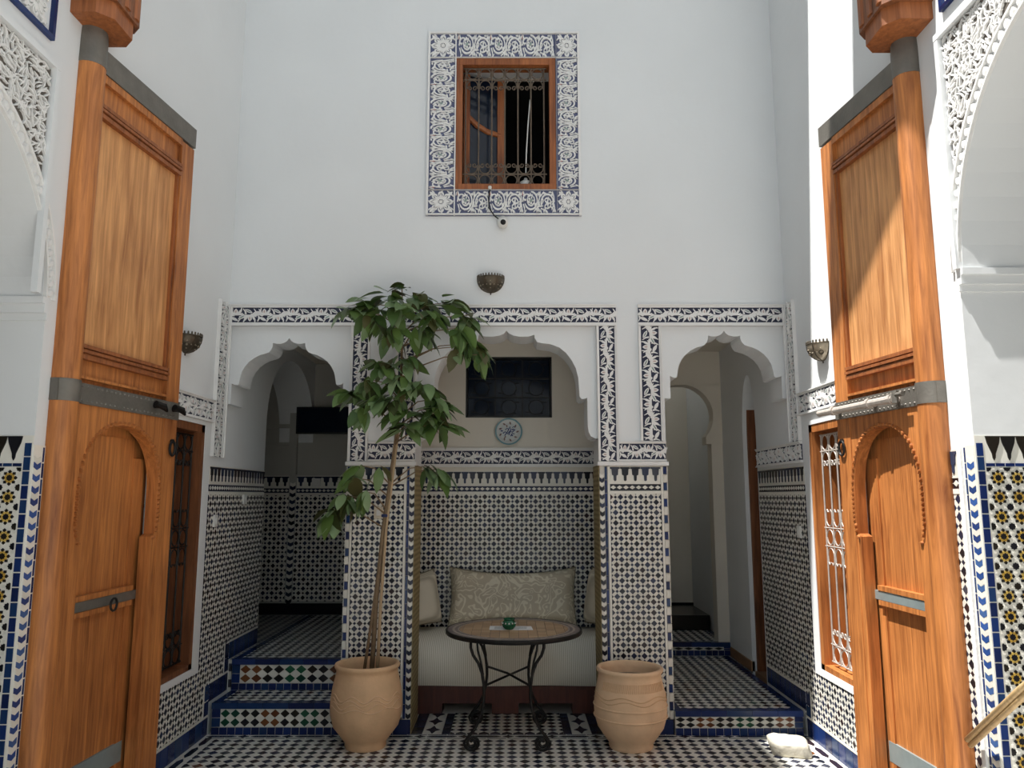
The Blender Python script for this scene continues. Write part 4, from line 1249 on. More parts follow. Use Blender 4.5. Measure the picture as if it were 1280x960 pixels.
    for k in range(nb):
        s = (we - ws - .06) / nb
        slab(fw, ws + .0 + s * k + .001, ws + s * (k + 1) - .001, 1.13, 1.90, -.064, -.052, 'cedar', 'board', wk)
        slab(fw, ws + .0 + s * k + .001, ws + s * (k + 1) - .001, .35, 1.05, -.064, -.052, 'cedar', 'board', wk)
    slab(fw, we - .06, we + .04, .03, 1.80, -.064, -.042, 'cedar', 'stile', wk)
    slab(fw, ws - .04, ws, .03, 1.80, -.064, -.042, 'cedar', 'stile', wk)
    slab(fw, ws - .01, we - .03, 1.11, 1.135, -.064, -.018, 'cedar', 'rail', wk)
    slab(fw, ws - .01, we + .01, 1.062, 1.108, -.064, -.022, 'old_metal' if nside > 0 else 'zinc', 'metal_strip', wk)
    slab(fw, ws - .01, we - .03, 1.035, 1.06, -.064, -.02, 'cedar', 'rail', wk)
    slab(fw, ws, we, .25, .35, -.064, -.04, 'zinc', 'kick_strip', wk)
    if nside > 0:
        m = MB(); c = fr((ws + we) / 2 + .0, 1.06, .0)
        m.tube([fr((ws + we) / 2 + .025 * math.cos(t), 1.07 + .03 * math.sin(t), .0) for t in [2 * math.pi * i / 14 for i in range(14)]], .006, 6, closed=True)
        m.build('ring_pull', 'iron', wk)
    # ring handle on the free stile
    m = MB(); m.tube([fr(W - .05 + .026 * math.cos(t), 1.865 + .04 * math.sin(t), .012) for t in [2 * math.pi * i / 18 for i in range(18)]], .007, 6, closed=True)
    m.tube([fr(W - .05, 1.905, -.01), fr(W - .05, 1.905, .016)], .012, 8)
    m.build('ring_handle', 'iron', door)
    # bolts on the strap
    m = MB()
    if latch == 'hooks':
        for u in (W - .24, W - .06):
            m.tube([fr(u, 2.085, .0), fr(u, 2.085, .05)], .016, 10)
            m.tube([fr(u - .05, 2.09, .045), fr(u + .01, 2.08, .055), fr(u + .05, 2.06, .05)], [.018, .02, .008], 8)
        m.build('bolt', 'iron', door)
    else:
        m.tube([fr(pw + .12, 2.075, .045), fr(pw + .14, 2.075, .045), fr(W - .02, 2.075, .045), fr(W + .11, 2.075, .045)], [.024, .02, .018, .018], 10)
        for u in (pw + .15, W * .55, W - .05):
            m.tube([fr(u, 2.075, .0), fr(u, 2.075, .05)], .016, 8)
            m.tube([fr(u - .012, 2.075, .045), fr(u + .012, 2.075, .045)], .026, 10)
        m.build('bolt', 'white_iron', door)
        m = MB(); m.tube([fr(pw + .11, 2.05, .05), fr(pw + .11, 2.11, .05)], .016, 8); m.tube([fr(pw + .05, 2.09, .05), fr(pw + .16, 2.09, .05)], .012, 8); m.build('bolt_knob', 'old_metal', door)
    return door
door_leaf('door_1', (-2.035, 3.405), (-1.915, 4.36), .98, 1, 'hooks')
door_leaf('door_2', (1.957, 3.50), (1.85, 4.35), .865, -1, 'bar')

# corbels that hold the upper door pivots
def corbel(X, sg, label, pr, y0):
    o = thing('wooden_corbel', label, 'corbel', (X - sg * .14, 3.55, 3.86), 'corbels over the door pivots')
    def oct_(x0, x1, y0, y1, z0, z1, ch, taper=0):
        pl = [(x0, y0 + ch), (x0 + ch, y0), (x1, y0), (x1, y1), (x0 + ch, y1), (x0, y1 - ch)]
        return pl
    def blk(nm, d, y0, y1, z0, z1, ch, mat):
        xo = X - sg * d
        pl = [(X, y0), (xo + sg * ch, y0), (xo, y0 + ch), (xo, y1 - ch), (xo + sg * ch, y1), (X, y1)]
        MB().prism(pl, FF_at(0), z0, z1, 0, back=True).build(nm, mat, o)
    blk('lower_block', pr, y0, y0 + .29, 3.845, 3.93, .06, 'cedar_mould')
    blk('upper_block', pr + .015, y0 - .03, y0 + .31, 3.93, 4.5, .05, 'cedar_dark')
    for k in range(3): blk('carved_ridge', pr + .025, y0 + .02 + .09 * k, y0 + .07 + .09 * k, 3.95, 4.48, .012, 'cedar_mould')
corbel(XL, -1, 'dark carved wooden corbel above the shaded door with hook bolts', .18, 3.31)
corbel(XR, 1, 'split weathered wooden corbel above the sunlit door', .215, 3.36)

# ------------------------------------------------------------------ settee and pillows
st = thing('settee', 'low built-in settee with ribbed grey-beige mattress in the tiled alcove', 'settee', (-.03, 6.25, 0))
MB().box(-1.0, .96, 6.00, 6.58, .075, .20).build('base', 'mahogany', st)
MB().box(-1.0, .96, 5.985, 6.0, .175, .20).build('base_moulding', 'mahogany', st)
for x in (-.62, -.05, .55): MB().box(x - .10, x + .10, 6.0, 6.15, 0, .075).build('foot', 'mahogany', st)
PINCH = .10
def cushion(mb, sx, sy, sz, n=(24, 12), puff=.5, edge=.25):
    """pillow shape: superellipse outline, thick middle; returns local points"""
    nu, nv = n
    def pt(i, j, side):
        u = -1 + 2 * i / nu; v = -1 + 2 * j / nv
        k = (max(0, 1 - abs(u) ** 4) ** .5) * (max(0, 1 - abs(v) ** 4) ** .5)
        pin = 1 - PINCH * (1 - abs(u) ** 2) * abs(v) ** 3
        return (u * sx / 2 * (1 - .05 * (1 - v * v) * abs(u) ** 3), v * sy / 2 * pin, side * sz / 2 * k ** puff)
    i0 = len(mb.v)
    for side in (1, -1):
        for i in range(nu + 1):
            for j in range(nv + 1): mb.v.append(pt(i, j, side))
    S = (nu + 1) * (nv + 1)
    for s_ in (0, 1):
        for i in range(nu):
            for j in range(nv):
                a = i0 + s_ * S + i * (nv + 1) + j
                q = (a, a + nv + 1, a + nv + 2, a + 1)
                mb.f.append(q if s_ == 0 else q[::-1]); mb.m.append(0)
    return mb
# mattress: rounded slab with a soft drooping front
mt = MB(); nx, ny = 40, 14
prof = [(5.975, .205), (5.955, .25), (5.950, .31), (5.955, .38), (5.97, .44), (6.0, .49), (6.06, .525), (6.15, .54), (6.3, .545), (6.45, .54), (6.58, .53), (6.58, .205)]
for i in range(nx + 1):
    x = -1.0 + 1.96 * i / nx
    for k, (y, z) in enumerate(prof):
        dz = .010 * math.sin(x * 9) * math.sin(k * .9) + .006 * math.sin(x * 23 + k)
        dy = .012 * math.sin(x * 7 + k * .6) if k < 6 else 0
        mt.v.append((x, y + dy, z + (dz if 1 < k < 10 else 0)))
np_ = len(prof)
for i in range(nx):
    for k in range(np_ - 1):
        a = i * np_ + k; mt.f.append((a, a + np_, a + np_ + 1, a + 1)); mt.m.append(0)
mt.build('mattress', 'mattress', st, True)
def pillow(name, label, loc, rot, size, mat, pip=True):
    global PINCH
    PINCH = .24 if size[0] > .8 else .10
    o = bpy.data.objects.new(name, cushion(MB(), *size).mesh(name, [mat], True)); COL.objects.link(o)
    o.location = loc; o.rotation_euler = rot
    tag(o, label, 'pillow', 'pillows on the settee')
    if pip:
        sx, sy = size[0] / 2, size[1] / 2
        pts = []
        for (ua, va, ub, vb_) in ((-1, -1, 1, -1), (1, -1, 1, 1), (1, 1, -1, 1), (-1, 1, -1, -1)):
            for k in range(10):
                t = k / 10; u = ua + (ub - ua) * t; v = va + (vb_ - va) * t
                pts.append((u * sx * (1 - .05 * (1 - v * v) * abs(u) ** 3), v * sy * (1 - PINCH * (1 - abs(u) ** 2) * abs(v) ** 3), 0))
        put('piping', MB().tube(pts, .006, 6, closed=True).mesh('piping', ['piping'], True), o)
    return o
pillow('long_pillow', 'long damask pillow leaning against the alcove tiles', (.005, 6.44, .792), (math.radians(76), 0, math.radians(-1)), (1.04, .47, .20), 'brocade')
pillow('square_pillow', 'striped square pillow at the end of the settee behind the potted tree', (-.79, 6.26, .778), (math.radians(84), math.radians(-7), math.radians(38)), (.48, .42, .17), 'bolster')
pillow('square_pillow', 'striped square pillow at the end of the settee near the empty pot', (.765, 6.26, .785), (math.radians(84), math.radians(6), math.radians(-52)), (.46, .44, .16), 'bolster')

# ------------------------------------------------------------------ mosaic table
TX, TY, TZ = .012, 5.42, .71
tb = thing('mosaic_table', 'round mosaic table with scrolled black iron legs', 'table', (TX, TY, 0))
Rt = .463
m = MB(); m.lathe([(0, -.028), (Rt - .005, -.028), (Rt, -.022), (Rt, -.004), (Rt - .004, 0), (Rt - .012, .0), (Rt - .012, -.004), (0, -.004)], (TX, TY, TZ), 64)
smooth_by_angle(m.build('table_rim', 'iron', tb), 40)
m = MB()
fT = FF_at(TZ - .004)
for (r0, r1, n, mm) in ((Rt - .045, Rt - .014, 64, 1), (Rt - .062, Rt - .046, 80, 2), (Rt - .082, Rt - .063, 72, 1), (Rt - .092, Rt - .083, 60, 2)):
    for k in range(n):
        a0, a1 = 2 * math.pi * (k + .04) / n, 2 * math.pi * (k + .96) / n
        m.prism([(TX + r0 * math.cos(a0), TY + r0 * math.sin(a0)), (TX + r1 * math.cos(a0), TY + r1 * math.sin(a0)), (TX + r1 * math.cos(a1), TY + r1 * math.sin(a1)), (TX + r0 * math.cos(a1), TY + r0 * math.sin(a1))], fT, 0, .0035, mm)
m.build('mosaic_rings', ['table_tan', 'table_grey', 'table_pale'], tb, kind='stuff')
ri = Rt - .094; s = .062
for i in range(-7, 8):
    for j in range(-7, 8):
        cx, cy = i * s, j * s
        pl = [(cx - s * .48, cy - s * .48), (cx + s * .48, cy - s * .48), (cx + s * .48, cy + s * .48), (cx - s * .48, cy + s * .48)]
        # clip against the circle
        c16 = [(ri * math.cos(2 * math.pi * k / 48), ri * math.sin(2 * math.pi * k / 48)) for k in range(48)]
        for k in range(48):
            a, b = c16[k], c16[(k + 1) % 48]; out = []
            f = lambda p: (b[0] - a[0]) * (p[1] - a[1]) - (b[1] - a[1]) * (p[0] - a[0])
            for q in range(len(pl)):
                p0, p1 = pl[q], pl[(q + 1) % len(pl)]; d0, d1 = f(p0), f(p1)
                if d0 >= 0: out.append(p0)
                if (d0 >= 0) != (d1 >= 0):
                    t = d0 / (d0 - d1); out.append((p0[0] + (p1[0] - p0[0]) * t, p0[1] + (p1[1] - p0[1]) * t))
            pl = out
            if len(pl) < 3: break
        if len(pl) >= 3:
            MB().prism([(TX + p[0], TY + p[1]) for p in pl], fT, 0, .004, 0).build('tile', 'table_tan', tb)
lcx, lcy = -.03, 5.425
def leg_curve(sx, y):
    prof = [(.235, .685), (.235, .635), (.22, .59), (.185, .54), (.162, .48), (.150, .41), (.148, .34), (.155, .27), (.175, .20), (.21, .135), (.25, .09), (.272, .055)]
    pts = [(lcx + sx * r, y, z) for r, z in prof]
    for k in range(1, 28):
        t = k * .45; rr = .05 * (1 - k / 34)
        pts.append((lcx + sx * (.222 + rr * math.cos(t)), y, max(.0105, .058 - rr * math.sin(t))))
    return pts
legs = []
for sx, sy in ((-1, -1), (1, -1), (1, 1), (-1, 1)):
    y = lcy + sy * .29
    lg = MB().tube(leg_curve(sx, y), .0098, 8).build('leg', 'iron', tb, True); lg['base'] = tb['base']
    MB().tube([(lcx + sx * .195, y, .685), (lcx + sx * .19, y, .62), (lcx + sx * .17, y, .55), (lcx + sx * .155, y, .47)], .0075, 6).build('leg_strut', 'iron', lg, True)
    legs.append((sx * .15, sy * .29))
for a, b in ((0, 2), (1, 3)):
    MB().tube([(lcx + legs[a][0], lcy + legs[a][1], .40), (lcx, lcy, .40 if a == 0 else .416), (lcx + legs[b][0], lcy + legs[b][1], .40)], .0075, 6).build('stretcher', 'iron', tb, True)
m = MB(); m.tube([(TX + .36 * math.cos(t) - .01, TY + .36 * math.sin(t), TZ - .034) for t in [2 * math.pi * k / 32 for k in range(32)]], .007, 6, closed=True); m.build('support_ring', 'iron', tb, True)
# leaflet and jar
fp = frame((-.02, 5.42, TZ + .0008), (math.cos(-.04), math.sin(-.04), 0), (.04, 1, 0), (0, 0, 1))
pp = thing('leaflet', 'white printed leaflet lying flat on the mosaic table', 'leaflet', (-.02, 5.42, TZ))
MB().prism([(-.13, -.075), (.165, -.075), (.15, .075), (-.135, .075)], fp, 0, .0015, 0, back=True).build('sheet', 'paper', pp)
for r_ in range(4):
    m = MB(); v = -.05 + .028 * r_
    m.prism([(-.10, v), (.12 - .05 * (r_ == 0), v), (.12 - .05 * (r_ == 0), v + .006), (-.10, v + .006)], fp, .0012, .0018, 0)
    m.build('printed_line', 'ink', pp)
jr = thing('green_jar', 'small round green glazed jar standing on the leaflet', 'jar', (-.02, 5.37, TZ + .0025))
smooth_by_angle(MB().lathe([(0, 0), (.028, 0), (.032, .004), (.044, .018), (.048, .032), (.045, .046), (.036, .056), (.034, .060), (.039, .067), (.037, .071), (.031, .068), (.029, .05), (0, .045)], (-.02, 5.37, TZ + .0025), 28).build('jar_body', 'green_jar', jr), 50)
for k in range(12):
    a = 2 * math.pi * k / 12
    MB().tube([(-.02 + .0475 * math.cos(a), 5.37 + .0475 * math.sin(a), TZ + .040), (-.02 + .0455 * math.cos(a), 5.37 + .0455 * math.sin(a), TZ + .049)], .0045, 6).build('painted_dot', 'plate_white', jr)

# ------------------------------------------------------------------ pots
def pot(root, c, H, rim, belly, base, mat, style):
    k = H / .53
    prof = [(0, 0), (base, 0), (base + .008, .02 * k), (base + .004, .035 * k), (base + .03, .07 * k), (belly * .90, .14 * k), (belly * .985, .21 * k), (belly, .26 * k), (belly * .985, .32 * k), (belly * .95, .38 * k),
            (belly * .90, .43 * k), (rim * .965, .475 * k), (rim * .97, .492 * k), (rim * 1.02, .505 * k), (rim * 1.035, .518 * k), (rim * 1.01, .528 * k), (rim * .95, .53 * k), (rim * .90, .522 * k), (rim * .885, .49 * k), (rim * .90, .44 * k), (.0, .44 * k)]
    body = smooth_by_angle(MB().lathe(prof, c, 48).build('pot_body', mat, root), 60)
    body['base'] = root['base']
    def rad(z):
        z = z / k
        pr = [(r, zz / k) for r, zz in prof[2:14]]
        for (r0, z0), (r1, z1) in zip(pr, pr[1:]):
            if z0 <= z <= z1: return r0 + (r1 - r0) * (z - z0) / (z1 - z0)
        return belly
    def wave(z, amp, n, a0, a1, rr=.0035, ph=0):
        pts = []
        for i in range(49):
            a = a0 + (a1 - a0) * i / 48; zz = z + amp * math.sin(n * (a - a0) + ph)
            r = rad(zz) + .0015; pts.append((c[0] + r * math.cos(a), c[1] + r * math.sin(a), c[2] + zz))
        return pts
    if style == 'bands':
        for z in (.215, .285): MB().tube(wave(z * k, 0, 0, 0, 2 * math.pi, ), .006, 6).build('raised_band', mat, body, True)
        for z, ph in ((.335, 0), (.36, .5)): MB().tube(wave(z * k, .013, 6, 0, 2 * math.pi, ph=ph), .003, 5).build('incised_wave', 'terracotta', body, True)
        m = MB()
        for i in range(40):
            a = math.pi + .5 + i * .055
            pts = [(c[0] + (rad(z * k) + .001) * math.cos(a + dz), c[1] + (rad(z * k) + .001) * math.sin(a + dz), c[2] + z * k) for z, dz in ((.40, 0), (.425, .02), (.455, .03))]
            m.tube(pts, .0025, 4)
        m.build('incised_strokes', 'terracotta', body)
    else:
        for z, a, n, ph in ((.30, .018, 9, 0), (.325, .016, 9, .8), (.345, .018, 9, .3), (.275, .012, 7, 1.2)):
            MB().tube(wave(z * k, a, n, math.pi + .5, 2 * math.pi - .2, ph=ph), .0032, 5).build('incised_wave', 'terracotta2', body, True)
    zz = .452 * k
    m = MB(); m.lathe([(0, .006), (rim * .3, .01), (rim * .6, .0), (rim * .9, -.004)], (c[0], c[1], c[2] + zz), 24)
    m.build('soil', 'soil', root)
pt = thing('potted_tree', 'slender leafy tree on two thin stems in a terracotta pot before the pillar', 'potted tree', (-.945, 5.24, 0))
pot(pt, (-.945, 5.24, 0), .525, .205, .232, .125, 'terracotta', 'wavy')
ep = thing('empty_pot', 'terracotta pot with raised bands and bare soil beside the table', 'pot', (.767, 5.235, 0))
pot(ep, (.767, 5.235, 0), .50, .210, .235, .135, 'terracotta2', 'bands')

# tree: stems, branches, leaves
def tube(pts, r, nm, mat): return MB().tube(pts, r, 7).build(nm, mat, pt, True)
tube([(-.925, 5.29, .44), (-.905, 5.28, .9), (-.87, 5.27, 1.35), (-.82, 5.26, 1.75), (-.785, 5.25, 2.05), (-.765, 5.24, 2.4), (-.76, 5.23, 2.8), (-.77, 5.22, 3.05)],
     [.017, .016, .015, .014, .012, .010, .007, .003], 'stem', 'bark')
tube([(-.885, 5.27, .44), (-.872, 5.262, .9), (-.845, 5.255, 1.4), (-.80, 5.25, 1.8), (-.77, 5.25, 2.1)], [.012, .011, .010, .008, .006], 'stake', 'bark_pale')
tube([(-.975, 5.28, .44), (-.93, 5.28, .8), (-.885, 5.275, 1.2), (-.86, 5.27, 1.5)], [.011, .010, .008, .006], 'stem', 'bark')
MB().lathe([(.026, 0), (.028, .01), (.026, .02)], (-.855, 5.265, 1.46), 10).build('stem_tie', 'tie_blue', pt)
def leaf_mesh(nm, mat, L, W, droop):
    m = MB(); n = 5; i = 0
    for k in range(n + 1):
        t = k / n; w = W * (math.sin(math.pi * min(1, t ** .85)) ** .8) * .5 if 0 < t < 1 else 0.0005
        z = -droop * t * t; zf = .18 * w
        m.v.extend([(L * t, -w, z + zf), (L * t, 0, z), (L * t, w, z + zf)])
    for k in range(n):
        a = 3 * k; b = a + 3
        m.f.extend([(a, b, b + 1, a + 1), (a + 1, b + 1, b + 2, a + 2)]); m.m.extend([0, 0])
    return m.mesh(nm, [mat], True)
LM = [leaf_mesh('leaf', mt_, 1, w, d) for mt_, w, d in (('leaf', .46, .18), ('leaf', .42, .30), ('leaf', .50, .08), ('leaf', .44, .4), ('leaf_old', .48, .3))]
# cluster centres (x, y, z), leaves, spread, droop
CL = [(-.99, 5.22, 2.93, 8, .10, .2), (-.85, 5.16, 2.97, 9, .10, .2), (-.66, 5.18, 2.96, 9, .11, .2), (-.45, 5.2, 2.93, 8, .10, .2), (-.74, 5.1, 2.86, 10, .11, .5), (-.93, 5.12, 2.83, 9, .09, .5),
      (-.56, 5.14, 2.83, 9, .09, .5), (-.30, 5.2, 2.84, 7, .08, .3), (-.37, 5.16, 2.74, 7, .08, .6), (-.80, 5.1, 2.72, 9, .09, .8), (-.62, 5.14, 2.73, 9, .09, .7), (-1.12, 5.2, 2.88, 6, .08, .2), (-.77, 5.2, 3.04, 5, .05, -.2),
      (-.28, 5.2, 2.64, 7, .07, .7), (-.22, 5.18, 2.56, 5, .05, .7), (-.36, 5.2, 2.62, 5, .06, .7),
      (-.90, 5.15, 2.49, 9, .09, .4), (-.74, 5.15, 2.53, 9, .09, .4), (-.95, 5.15, 2.38, 9, .08, .6), (-.74, 5.12, 2.38, 10, .09, .5), (-.59, 5.16, 2.34, 9, .09, .4), (-.53, 5.16, 2.25, 7, .08, .3),
      (-.90, 5.12, 2.26, 8, .07, .5), (-.80, 5.1, 2.25, 9, .08, .4), (-1.08, 5.15, 2.29, 6, .06, .3), (-1.0, 5.12, 2.19, 5, .04, 1.0),
      (-.74, 5.12, 2.16, 9, .09, .3), (-.58, 5.14, 2.14, 9, .09, .3), (-.50, 5.14, 2.19, 6, .08, .2), (-.69, 5.1, 2.06, 8, .08, .4), (-.48, 5.14, 2.08, 6, .06, .4),
      (-1.09, 5.15, 1.60, 7, .06, .7), (-1.17, 5.13, 1.51, 7, .05, .6), (-1.05, 5.12, 1.72, 5, .05, .5), (-.97, 5.12, 1.63, 5, .05, 1.0), (-1.0, 5.14, 1.80, 3, .04, .5), (-.88, 5.18, 1.80, 2, .03, .8),
      (-.49, 5.2, 1.78, 5, .05, .6), (-.58, 5.2, 1.80, 4, .05, .5)]
def stem_at(z):
    sp = [(-.925, 5.29, .44), (-.87, 5.27, 1.35), (-.82, 5.26, 1.75), (-.785, 5.25, 2.05), (-.765, 5.24, 2.4), (-.76, 5.23, 2.8), (-.77, 5.22, 3.05)]
    for a, b in zip(sp, sp[1:]):
        if a[2] <= z <= b[2]:
            t = (z - a[2]) / (b[2] - a[2]); return Vector(a).lerp(Vector(b), t)
    return Vector(sp[-1])
nl = 0; extra = []
for (x, y, z, n, spread, dr) in CL:
    s0 = stem_at(z - .12); c = Vector((x, y, z))
    mid = s0.lerp(c, .55) + Vector((0, 0, .04))
    br = MB().tube([s0, mid, c], [.006, .004, .0025], 5).build('branch', 'bark', pt, True)
    out = (c - s0); out.z = 0
    oa = math.atan2(out.y, out.x) if out.length > .04 else R.uniform(0, 6.28)
    for k in range(int(n * 1.75)):
        a = oa + R.uniform(-2.3, 2.3); el = -dr + R.uniform(-.45, .35)
        if dr > .9: el = R.uniform(-1.4, -.9)
        d = Vector((math.cos(a) * math.cos(el), math.sin(a) * math.cos(el), math.sin(el)))
        L = R.uniform(.12, .205) * (.62 if spread < .055 and dr < 0 else 1)
        p = c + Vector((R.uniform(-1, 1), R.uniform(-.8, .8), R.uniform(-.6, .6))) * spread * .55
        up = Vector((R.uniform(-.5, .5), R.uniform(-.5, .5), 1))
        yv = up.cross(d).normalized(); zv = d.cross(yv)
        mm = Matrix.Identity(4)
        for q in range(3):
            mm[q][0] = d[q] * L; mm[q][1] = yv[q] * L; mm[q][2] = zv[q] * L; mm[q][3] = p[q] - (-.945, 5.24, 0)[q]
        if p.y + d.y * L > 5.44: p.y = 5.44 - max(0, d.y * L)
        mm[1][3] = p.y - 5.24
        pick = LM[4] if R.random() < .14 else LM[R.randrange(4)]
        if k < n and nl < 300:
            put('leaf', pick, br, mm); nl += 1
        else:
            extra.append((pick, mm))

fol = MB()
for me, mm in extra:
    i = len(fol.v); old = me.materials[0].name == 'leaf_olive'
    fol.v.extend([tuple(mm @ v.co) for v in me.vertices])
    for pl in me.polygons: fol.f.append(tuple(i + q for q in pl.vertices)); fol.m.append(1 if old else 0)
put('foliage', fol.mesh('foliage', ['leaf', 'leaf_old'], True), pt, None, 'stuff')

# ------------------------------------------------------------------ sconces
def sconce(loc, N, label, mat):
    o = thing('wall_sconce', label, 'sconce', loc, 'pierced metal wall sconces')
    N = Vector(N); a0 = math.atan2(N.y, N.x) - math.pi / 2
    r = .098; h = .105
    nseg = 6
    prof = [(.004, -h)] + [(r * math.sin(math.radians(t)) , -h * math.cos(math.radians(t))) for t in (15, 30, 45, 60, 72, 82, 90)]
    # faceted half bowl made of panels with ribs between them
    for k in range(3):
        b0, b1 = a0 + math.pi * k / 3, a0 + math.pi * (k + 1) / 3
        MB().lathe(prof, loc, 5, 0, b0, b1).build('bowl_panel', mat, o, True)
    for k in range(4):
        b = a0 + math.pi * k / 3
        MB().tube([(loc[0] + (q[0] + .001) * math.cos(b), loc[1] + (q[0] + .001) * math.sin(b), loc[2] + q[1]) for q in prof], .004, 6).build('rib', 'brass_dark', o)
    MB().tube([(loc[0] + r * math.cos(a0 + math.pi * k / 18), loc[1] + r * math.sin(a0 + math.pi * k / 18), loc[2]) for k in range(19)], .005, 6).build('rim', 'brass_dark', o)
    for k in range(14):
        b = a0 + math.pi * (k + .5) / 14
        p = (loc[0] + r * math.cos(b), loc[1] + r * math.sin(b))
        MB().tube([(p[0], p[1], loc[2]), (p[0], p[1], loc[2] + .018), (p[0], p[1], loc[2] + .022)], [.006, .005, .001], 6).build('spike', 'brass_dark', o)
    for k in range(3):
        b = a0 + math.pi * (k + .5) / 3; t = math.radians(55)
        c = Vector((loc[0] + math.cos(b) * r * math.sin(t), loc[1] + math.sin(b) * r * math.sin(t), loc[2] - h * math.cos(t) * 1.0))
        n = Vector((math.cos(b) * .8, math.sin(b) * .8, -.55)).normalized(); u = Vector((-math.sin(b), math.cos(b), 0)); v = n.cross(u)
        MB().tube([c + n * .003 + u * .014 * math.cos(q) + v * .014 * math.sin(q) for q in [2 * math.pi * i / 12 for i in range(12)]], .003, 5, closed=True).build('rosette_ring', 'brass_dark', o)
        MB().tube([c - n * .004, c + n * .006], .007, 8).build('rosette_boss', 'brass_light', o)
        for q in range(8):
            aa = q * math.pi / 4; pc = c + u * .027 * math.cos(aa) + v * .027 * math.sin(aa)
            if q % 2 == 0: MB().tube([pc - n * .006, pc + n * .004], .004, 6).build('pierced_stud', 'brass_light', o)
    MB().lathe([(0, -.018), (.006, -.012), (.003, -.004), (.007, 0.0)], (loc[0] + N.x * .004, loc[1] + N.y * .004, loc[2] - h), 8).build('finial', 'brass_dark', o)
sconce((-.157, YB, 3.185), (0, -1, 0), 'dark pierced metal sconce on the white wall under the upper window', 'brass_dark')
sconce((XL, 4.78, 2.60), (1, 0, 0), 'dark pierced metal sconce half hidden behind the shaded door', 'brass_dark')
sconce((XR, 4.86, 2.565), (-1, 0, 0), 'sunlit pierced metal sconce half hidden behind the right sunny door', 'brass_light')  # bowl in paler brass than the other two

# ------------------------------------------------------------------ small fittings
cc = thing('security_camera', 'small white dome security camera with black lens below the upper window', 'camera', (-.07, YB, 3.60))
MB().tube([(-.07, YB + .002, 3.625), (-.07, YB - .02, 3.625)], .040, 20).build('mount', 'white_plastic', cc, True)
m = MB(); 
m.lathe([(0, -.042)] + [(.042 * math.cos(math.radians(t)), .042 * math.sin(math.radians(t))) for t in range(-75, 91, 15)], (-.07, YB - .045, 3.60), 20); m.build('housing', 'white_plastic', cc, True)
MB().tube([(-.066, YB - .075, 3.595), (-.064, YB - .092, 3.590)], [.021, .019], 16).build('lens', 'black', cc, True)
m = MB().tube([(-.165, YB - .02, 3.87), (-.175, YB - .03, 3.80), (-.17, YB - .03, 3.72), (-.13, YB - .03, 3.66), (-.085, YB - .012, 3.63)], .005, 6).build('camera_cable', 'black', None, True)
tag(m, 'black cable running from the upper window sill down to the camera', 'cable')
tag(MB().lathe([(0, -.014), (.012, -.01), (.014, 0), (.012, .01), (0, .014)], (-.165, YB - .03, W0z - .004), 10).build('cable_clip', 'white_plastic', None, True), 'tiny white clip on the sill of the upper window', 'clip')
def switch(label, fr, u, v, w, h, mat):
    p = fr(u, v, .006)
    o = thing('light_switch', label, 'switch', p, 'switches on the tiles')
    MB().prism([(u - w / 2, v - h / 2), (u + w / 2, v - h / 2), (u + w / 2, v + h / 2), (u - w / 2, v + h / 2)], fr, .004, .018, 0, back=True, inset=.06).build('plate', mat, o)
    MB().prism([(u - w * .22, v - h * .25), (u + w * .25, v - h * .25), (u + w * .25, v + h * .25), (u - w * .22, v + h * .25)], fr, .016, .023, 0, inset=.1).build('rocker', 'white_plastic', o)
switch('cream light switch on the pillar tiles behind the tree stem', FRB, -.94, 1.485, .065, .085, 'cream_plastic')
switch('white switch on the stair wall under the merlon tiles', FRL, 5.99, 1.575, .07, .075, 'white_plastic')
switch('white switch on the stair wall beside the wooden window', FRL, 5.42, 1.43, .06, .085, 'white_plastic')
switch('white switch on the tiles next to the sunlit grilled window', FRR, 5.42, 1.355, .06, .085, 'white_plastic')
switch('grey socket on the dark tiles of the far room', FRQ, -2.02, 1.74, .09, .085, 'white_plastic')

tv = thing('television', 'flat black television on the wall of the dark room up the steps', 'television', (-1.9, 7.9, 2.2))
MB().box(-2.22, -1.58, 7.88, 7.93, 2.235, 2.51).build('screen_case', 'black', tv)
MB().box(-2.205, -1.595, 7.876, 7.882, 2.25, 2.495).build('screen', 'glass_dark', tv)
MB().box(-1.98, -1.82, 7.93, 8.0, 2.30, 2.44).build('wall_mount', 'black', tv)

# decorative plate above the settee
pc = (-.028, YA - .03, 2.145)
pla = thing('wall_plate', 'round painted plate with blue brushwork hanging below the dark alcove window', 'plate', pc)
m = MB()
fpl = frame(pc, (1, 0, 0), (0, .12, .99), (0, -.99, .12))
def disc(r0, r1, n0, n1, mi, seg=40):
    for k in range(seg):
        a, b = 2 * math.pi * k / seg, 2 * math.pi * (k + 1) / seg
        m.face([fpl(r0 * math.cos(a), r0 * math.sin(a), n0), fpl(r1 * math.cos(a), r1 * math.sin(a), n1), fpl(r1 * math.cos(b), r1 * math.sin(b), n1), fpl(r0 * math.cos(b), r0 * math.sin(b), n0)], mi)
disc(0, .078, 0, .002, 0); disc(.078, .104, .002, .014, 0); disc(.104, .117, .014, .017, 1); disc(.117, .05, .017, -.012, 1); disc(.05, 0, -.012, -.012, 0)
m.build('plate_body', ['plate_white', 'plate_teal'], pla, True)
m = MB(); tmp = MB()
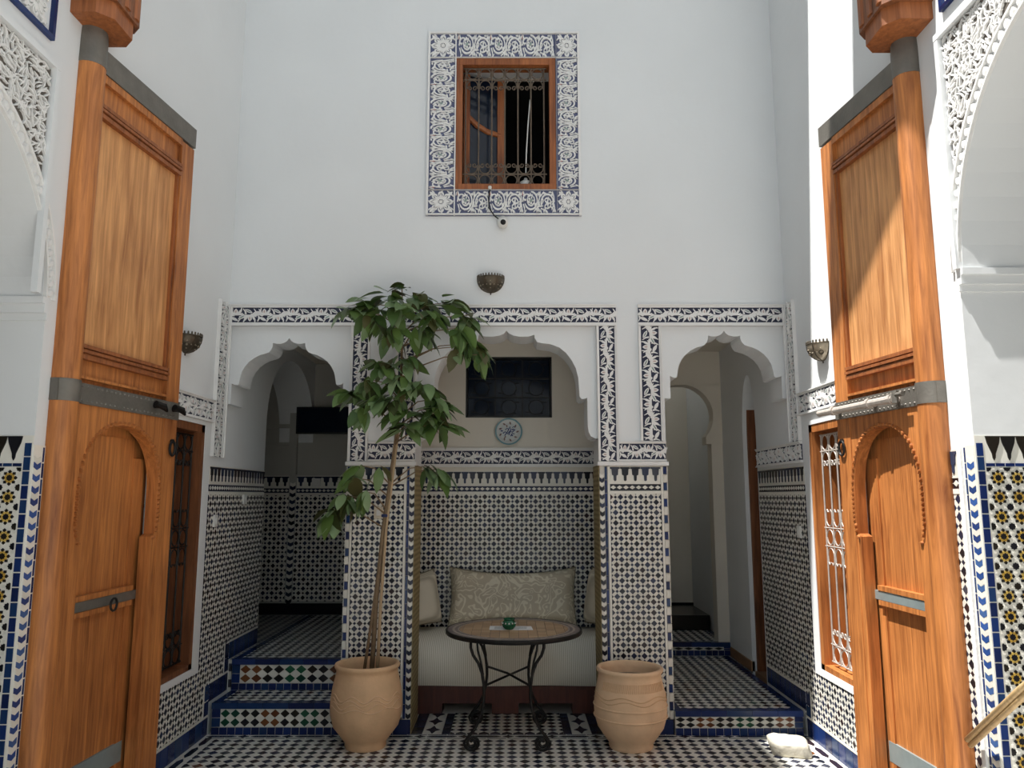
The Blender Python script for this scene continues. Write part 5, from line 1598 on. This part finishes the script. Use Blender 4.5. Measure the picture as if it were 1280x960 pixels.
for pts, w in (([(-.05, -.015), (-.03, .0), (-.01, -.02), (.01, .005), (.03, -.005), (.055, .02)], .009), ([(-.035, -.035), (-.01, .0), (.012, .045), (.02, .02), (.0, -.03)], .008), ([(.015, -.04), (.03, -.015), (.05, -.02)], .008),
               ([(-.03, .015), (-.015, .03), (0, .02)], .007), ([(.03, .035), (.045, .045), (.055, .035)], .006)):
    stroke(tmp, pts, w, 0, .0055, .003)
for k in range(9):
    a = k * .7; tmp.prism(lens(.075 * math.cos(a), .075 * math.sin(a), .03, .014, a + .5), FLAT, .004, .0085, 1)
for k in range(5):
    a = k * 1.3 + .4; tmp.prism(lens(.05 * math.cos(a) - .01, .05 * math.sin(a), .024, .012, a), FLAT, .002, .0055, 1 if k % 2 else 0)
m.v = [fpl(*q) for q in tmp.v]; m.f = tmp.f; m.m = tmp.m
m.build('painted_motif', ['plate_blue', 'plate_brown'], pla)

# stone block on the floor by the step
sb = MB()
def blockpt(u, v, w):
    return (1.745 + u * .115 + v * .03 - .015 * w + R.uniform(-.004, .004), 5.12 + v * .11 - u * .035, max(0, .045 + w * .045 + R.uniform(-.004, .004)))
import itertools
n = 6
def sph(u, v, w):
    e = 7
    l = (abs(u) ** e + abs(v) ** e + abs(w) ** e) ** (1 / e); return (u / l, v / l, w / l)
grid = {}
for f_ in range(6):
    for i in range(n):
        for j in range(n):
            q = []
            for di, dj in ((0, 0), (1, 0), (1, 1), (0, 1)):
                a, b = -1 + 2 * (i + di) / n, -1 + 2 * (j + dj) / n
                c = ((1, a, b), (-1, b, a), (b, 1, a), (a, -1, b), (a, b, 1), (b, a, -1))[f_]
                key = tuple(round(t, 3) for t in c)
                if key not in grid: grid[key] = blockpt(*sph(*c)); sb.v.append(grid[key]); grid[key] = len(sb.v) - 1
                q.append(grid[key])
            sb.f.append(tuple(q)); sb.m.append(0)
tag(smooth_by_angle(sb.build('stone_block', 'limestone'), 50), 'pale rough stone block on the floor in the sun by the step', 'stone')

# cane leaning in the gap behind the sunlit door
cn = thing('cane_pole', 'pale split cane pole slanting out from behind the sunlit door', 'pole', (1.96, 3.46, .53))
for dx, dz in ((0, 0), (-.012, .022)):
    MB().tube([(1.962 + dx, 3.478, .545 + dz), (1.90 + dx, 2.99, .868 + dz), (1.86 + dx, 2.3, 1.325 + dz)], .0125, 8).build('cane', 'cane', cn, True)
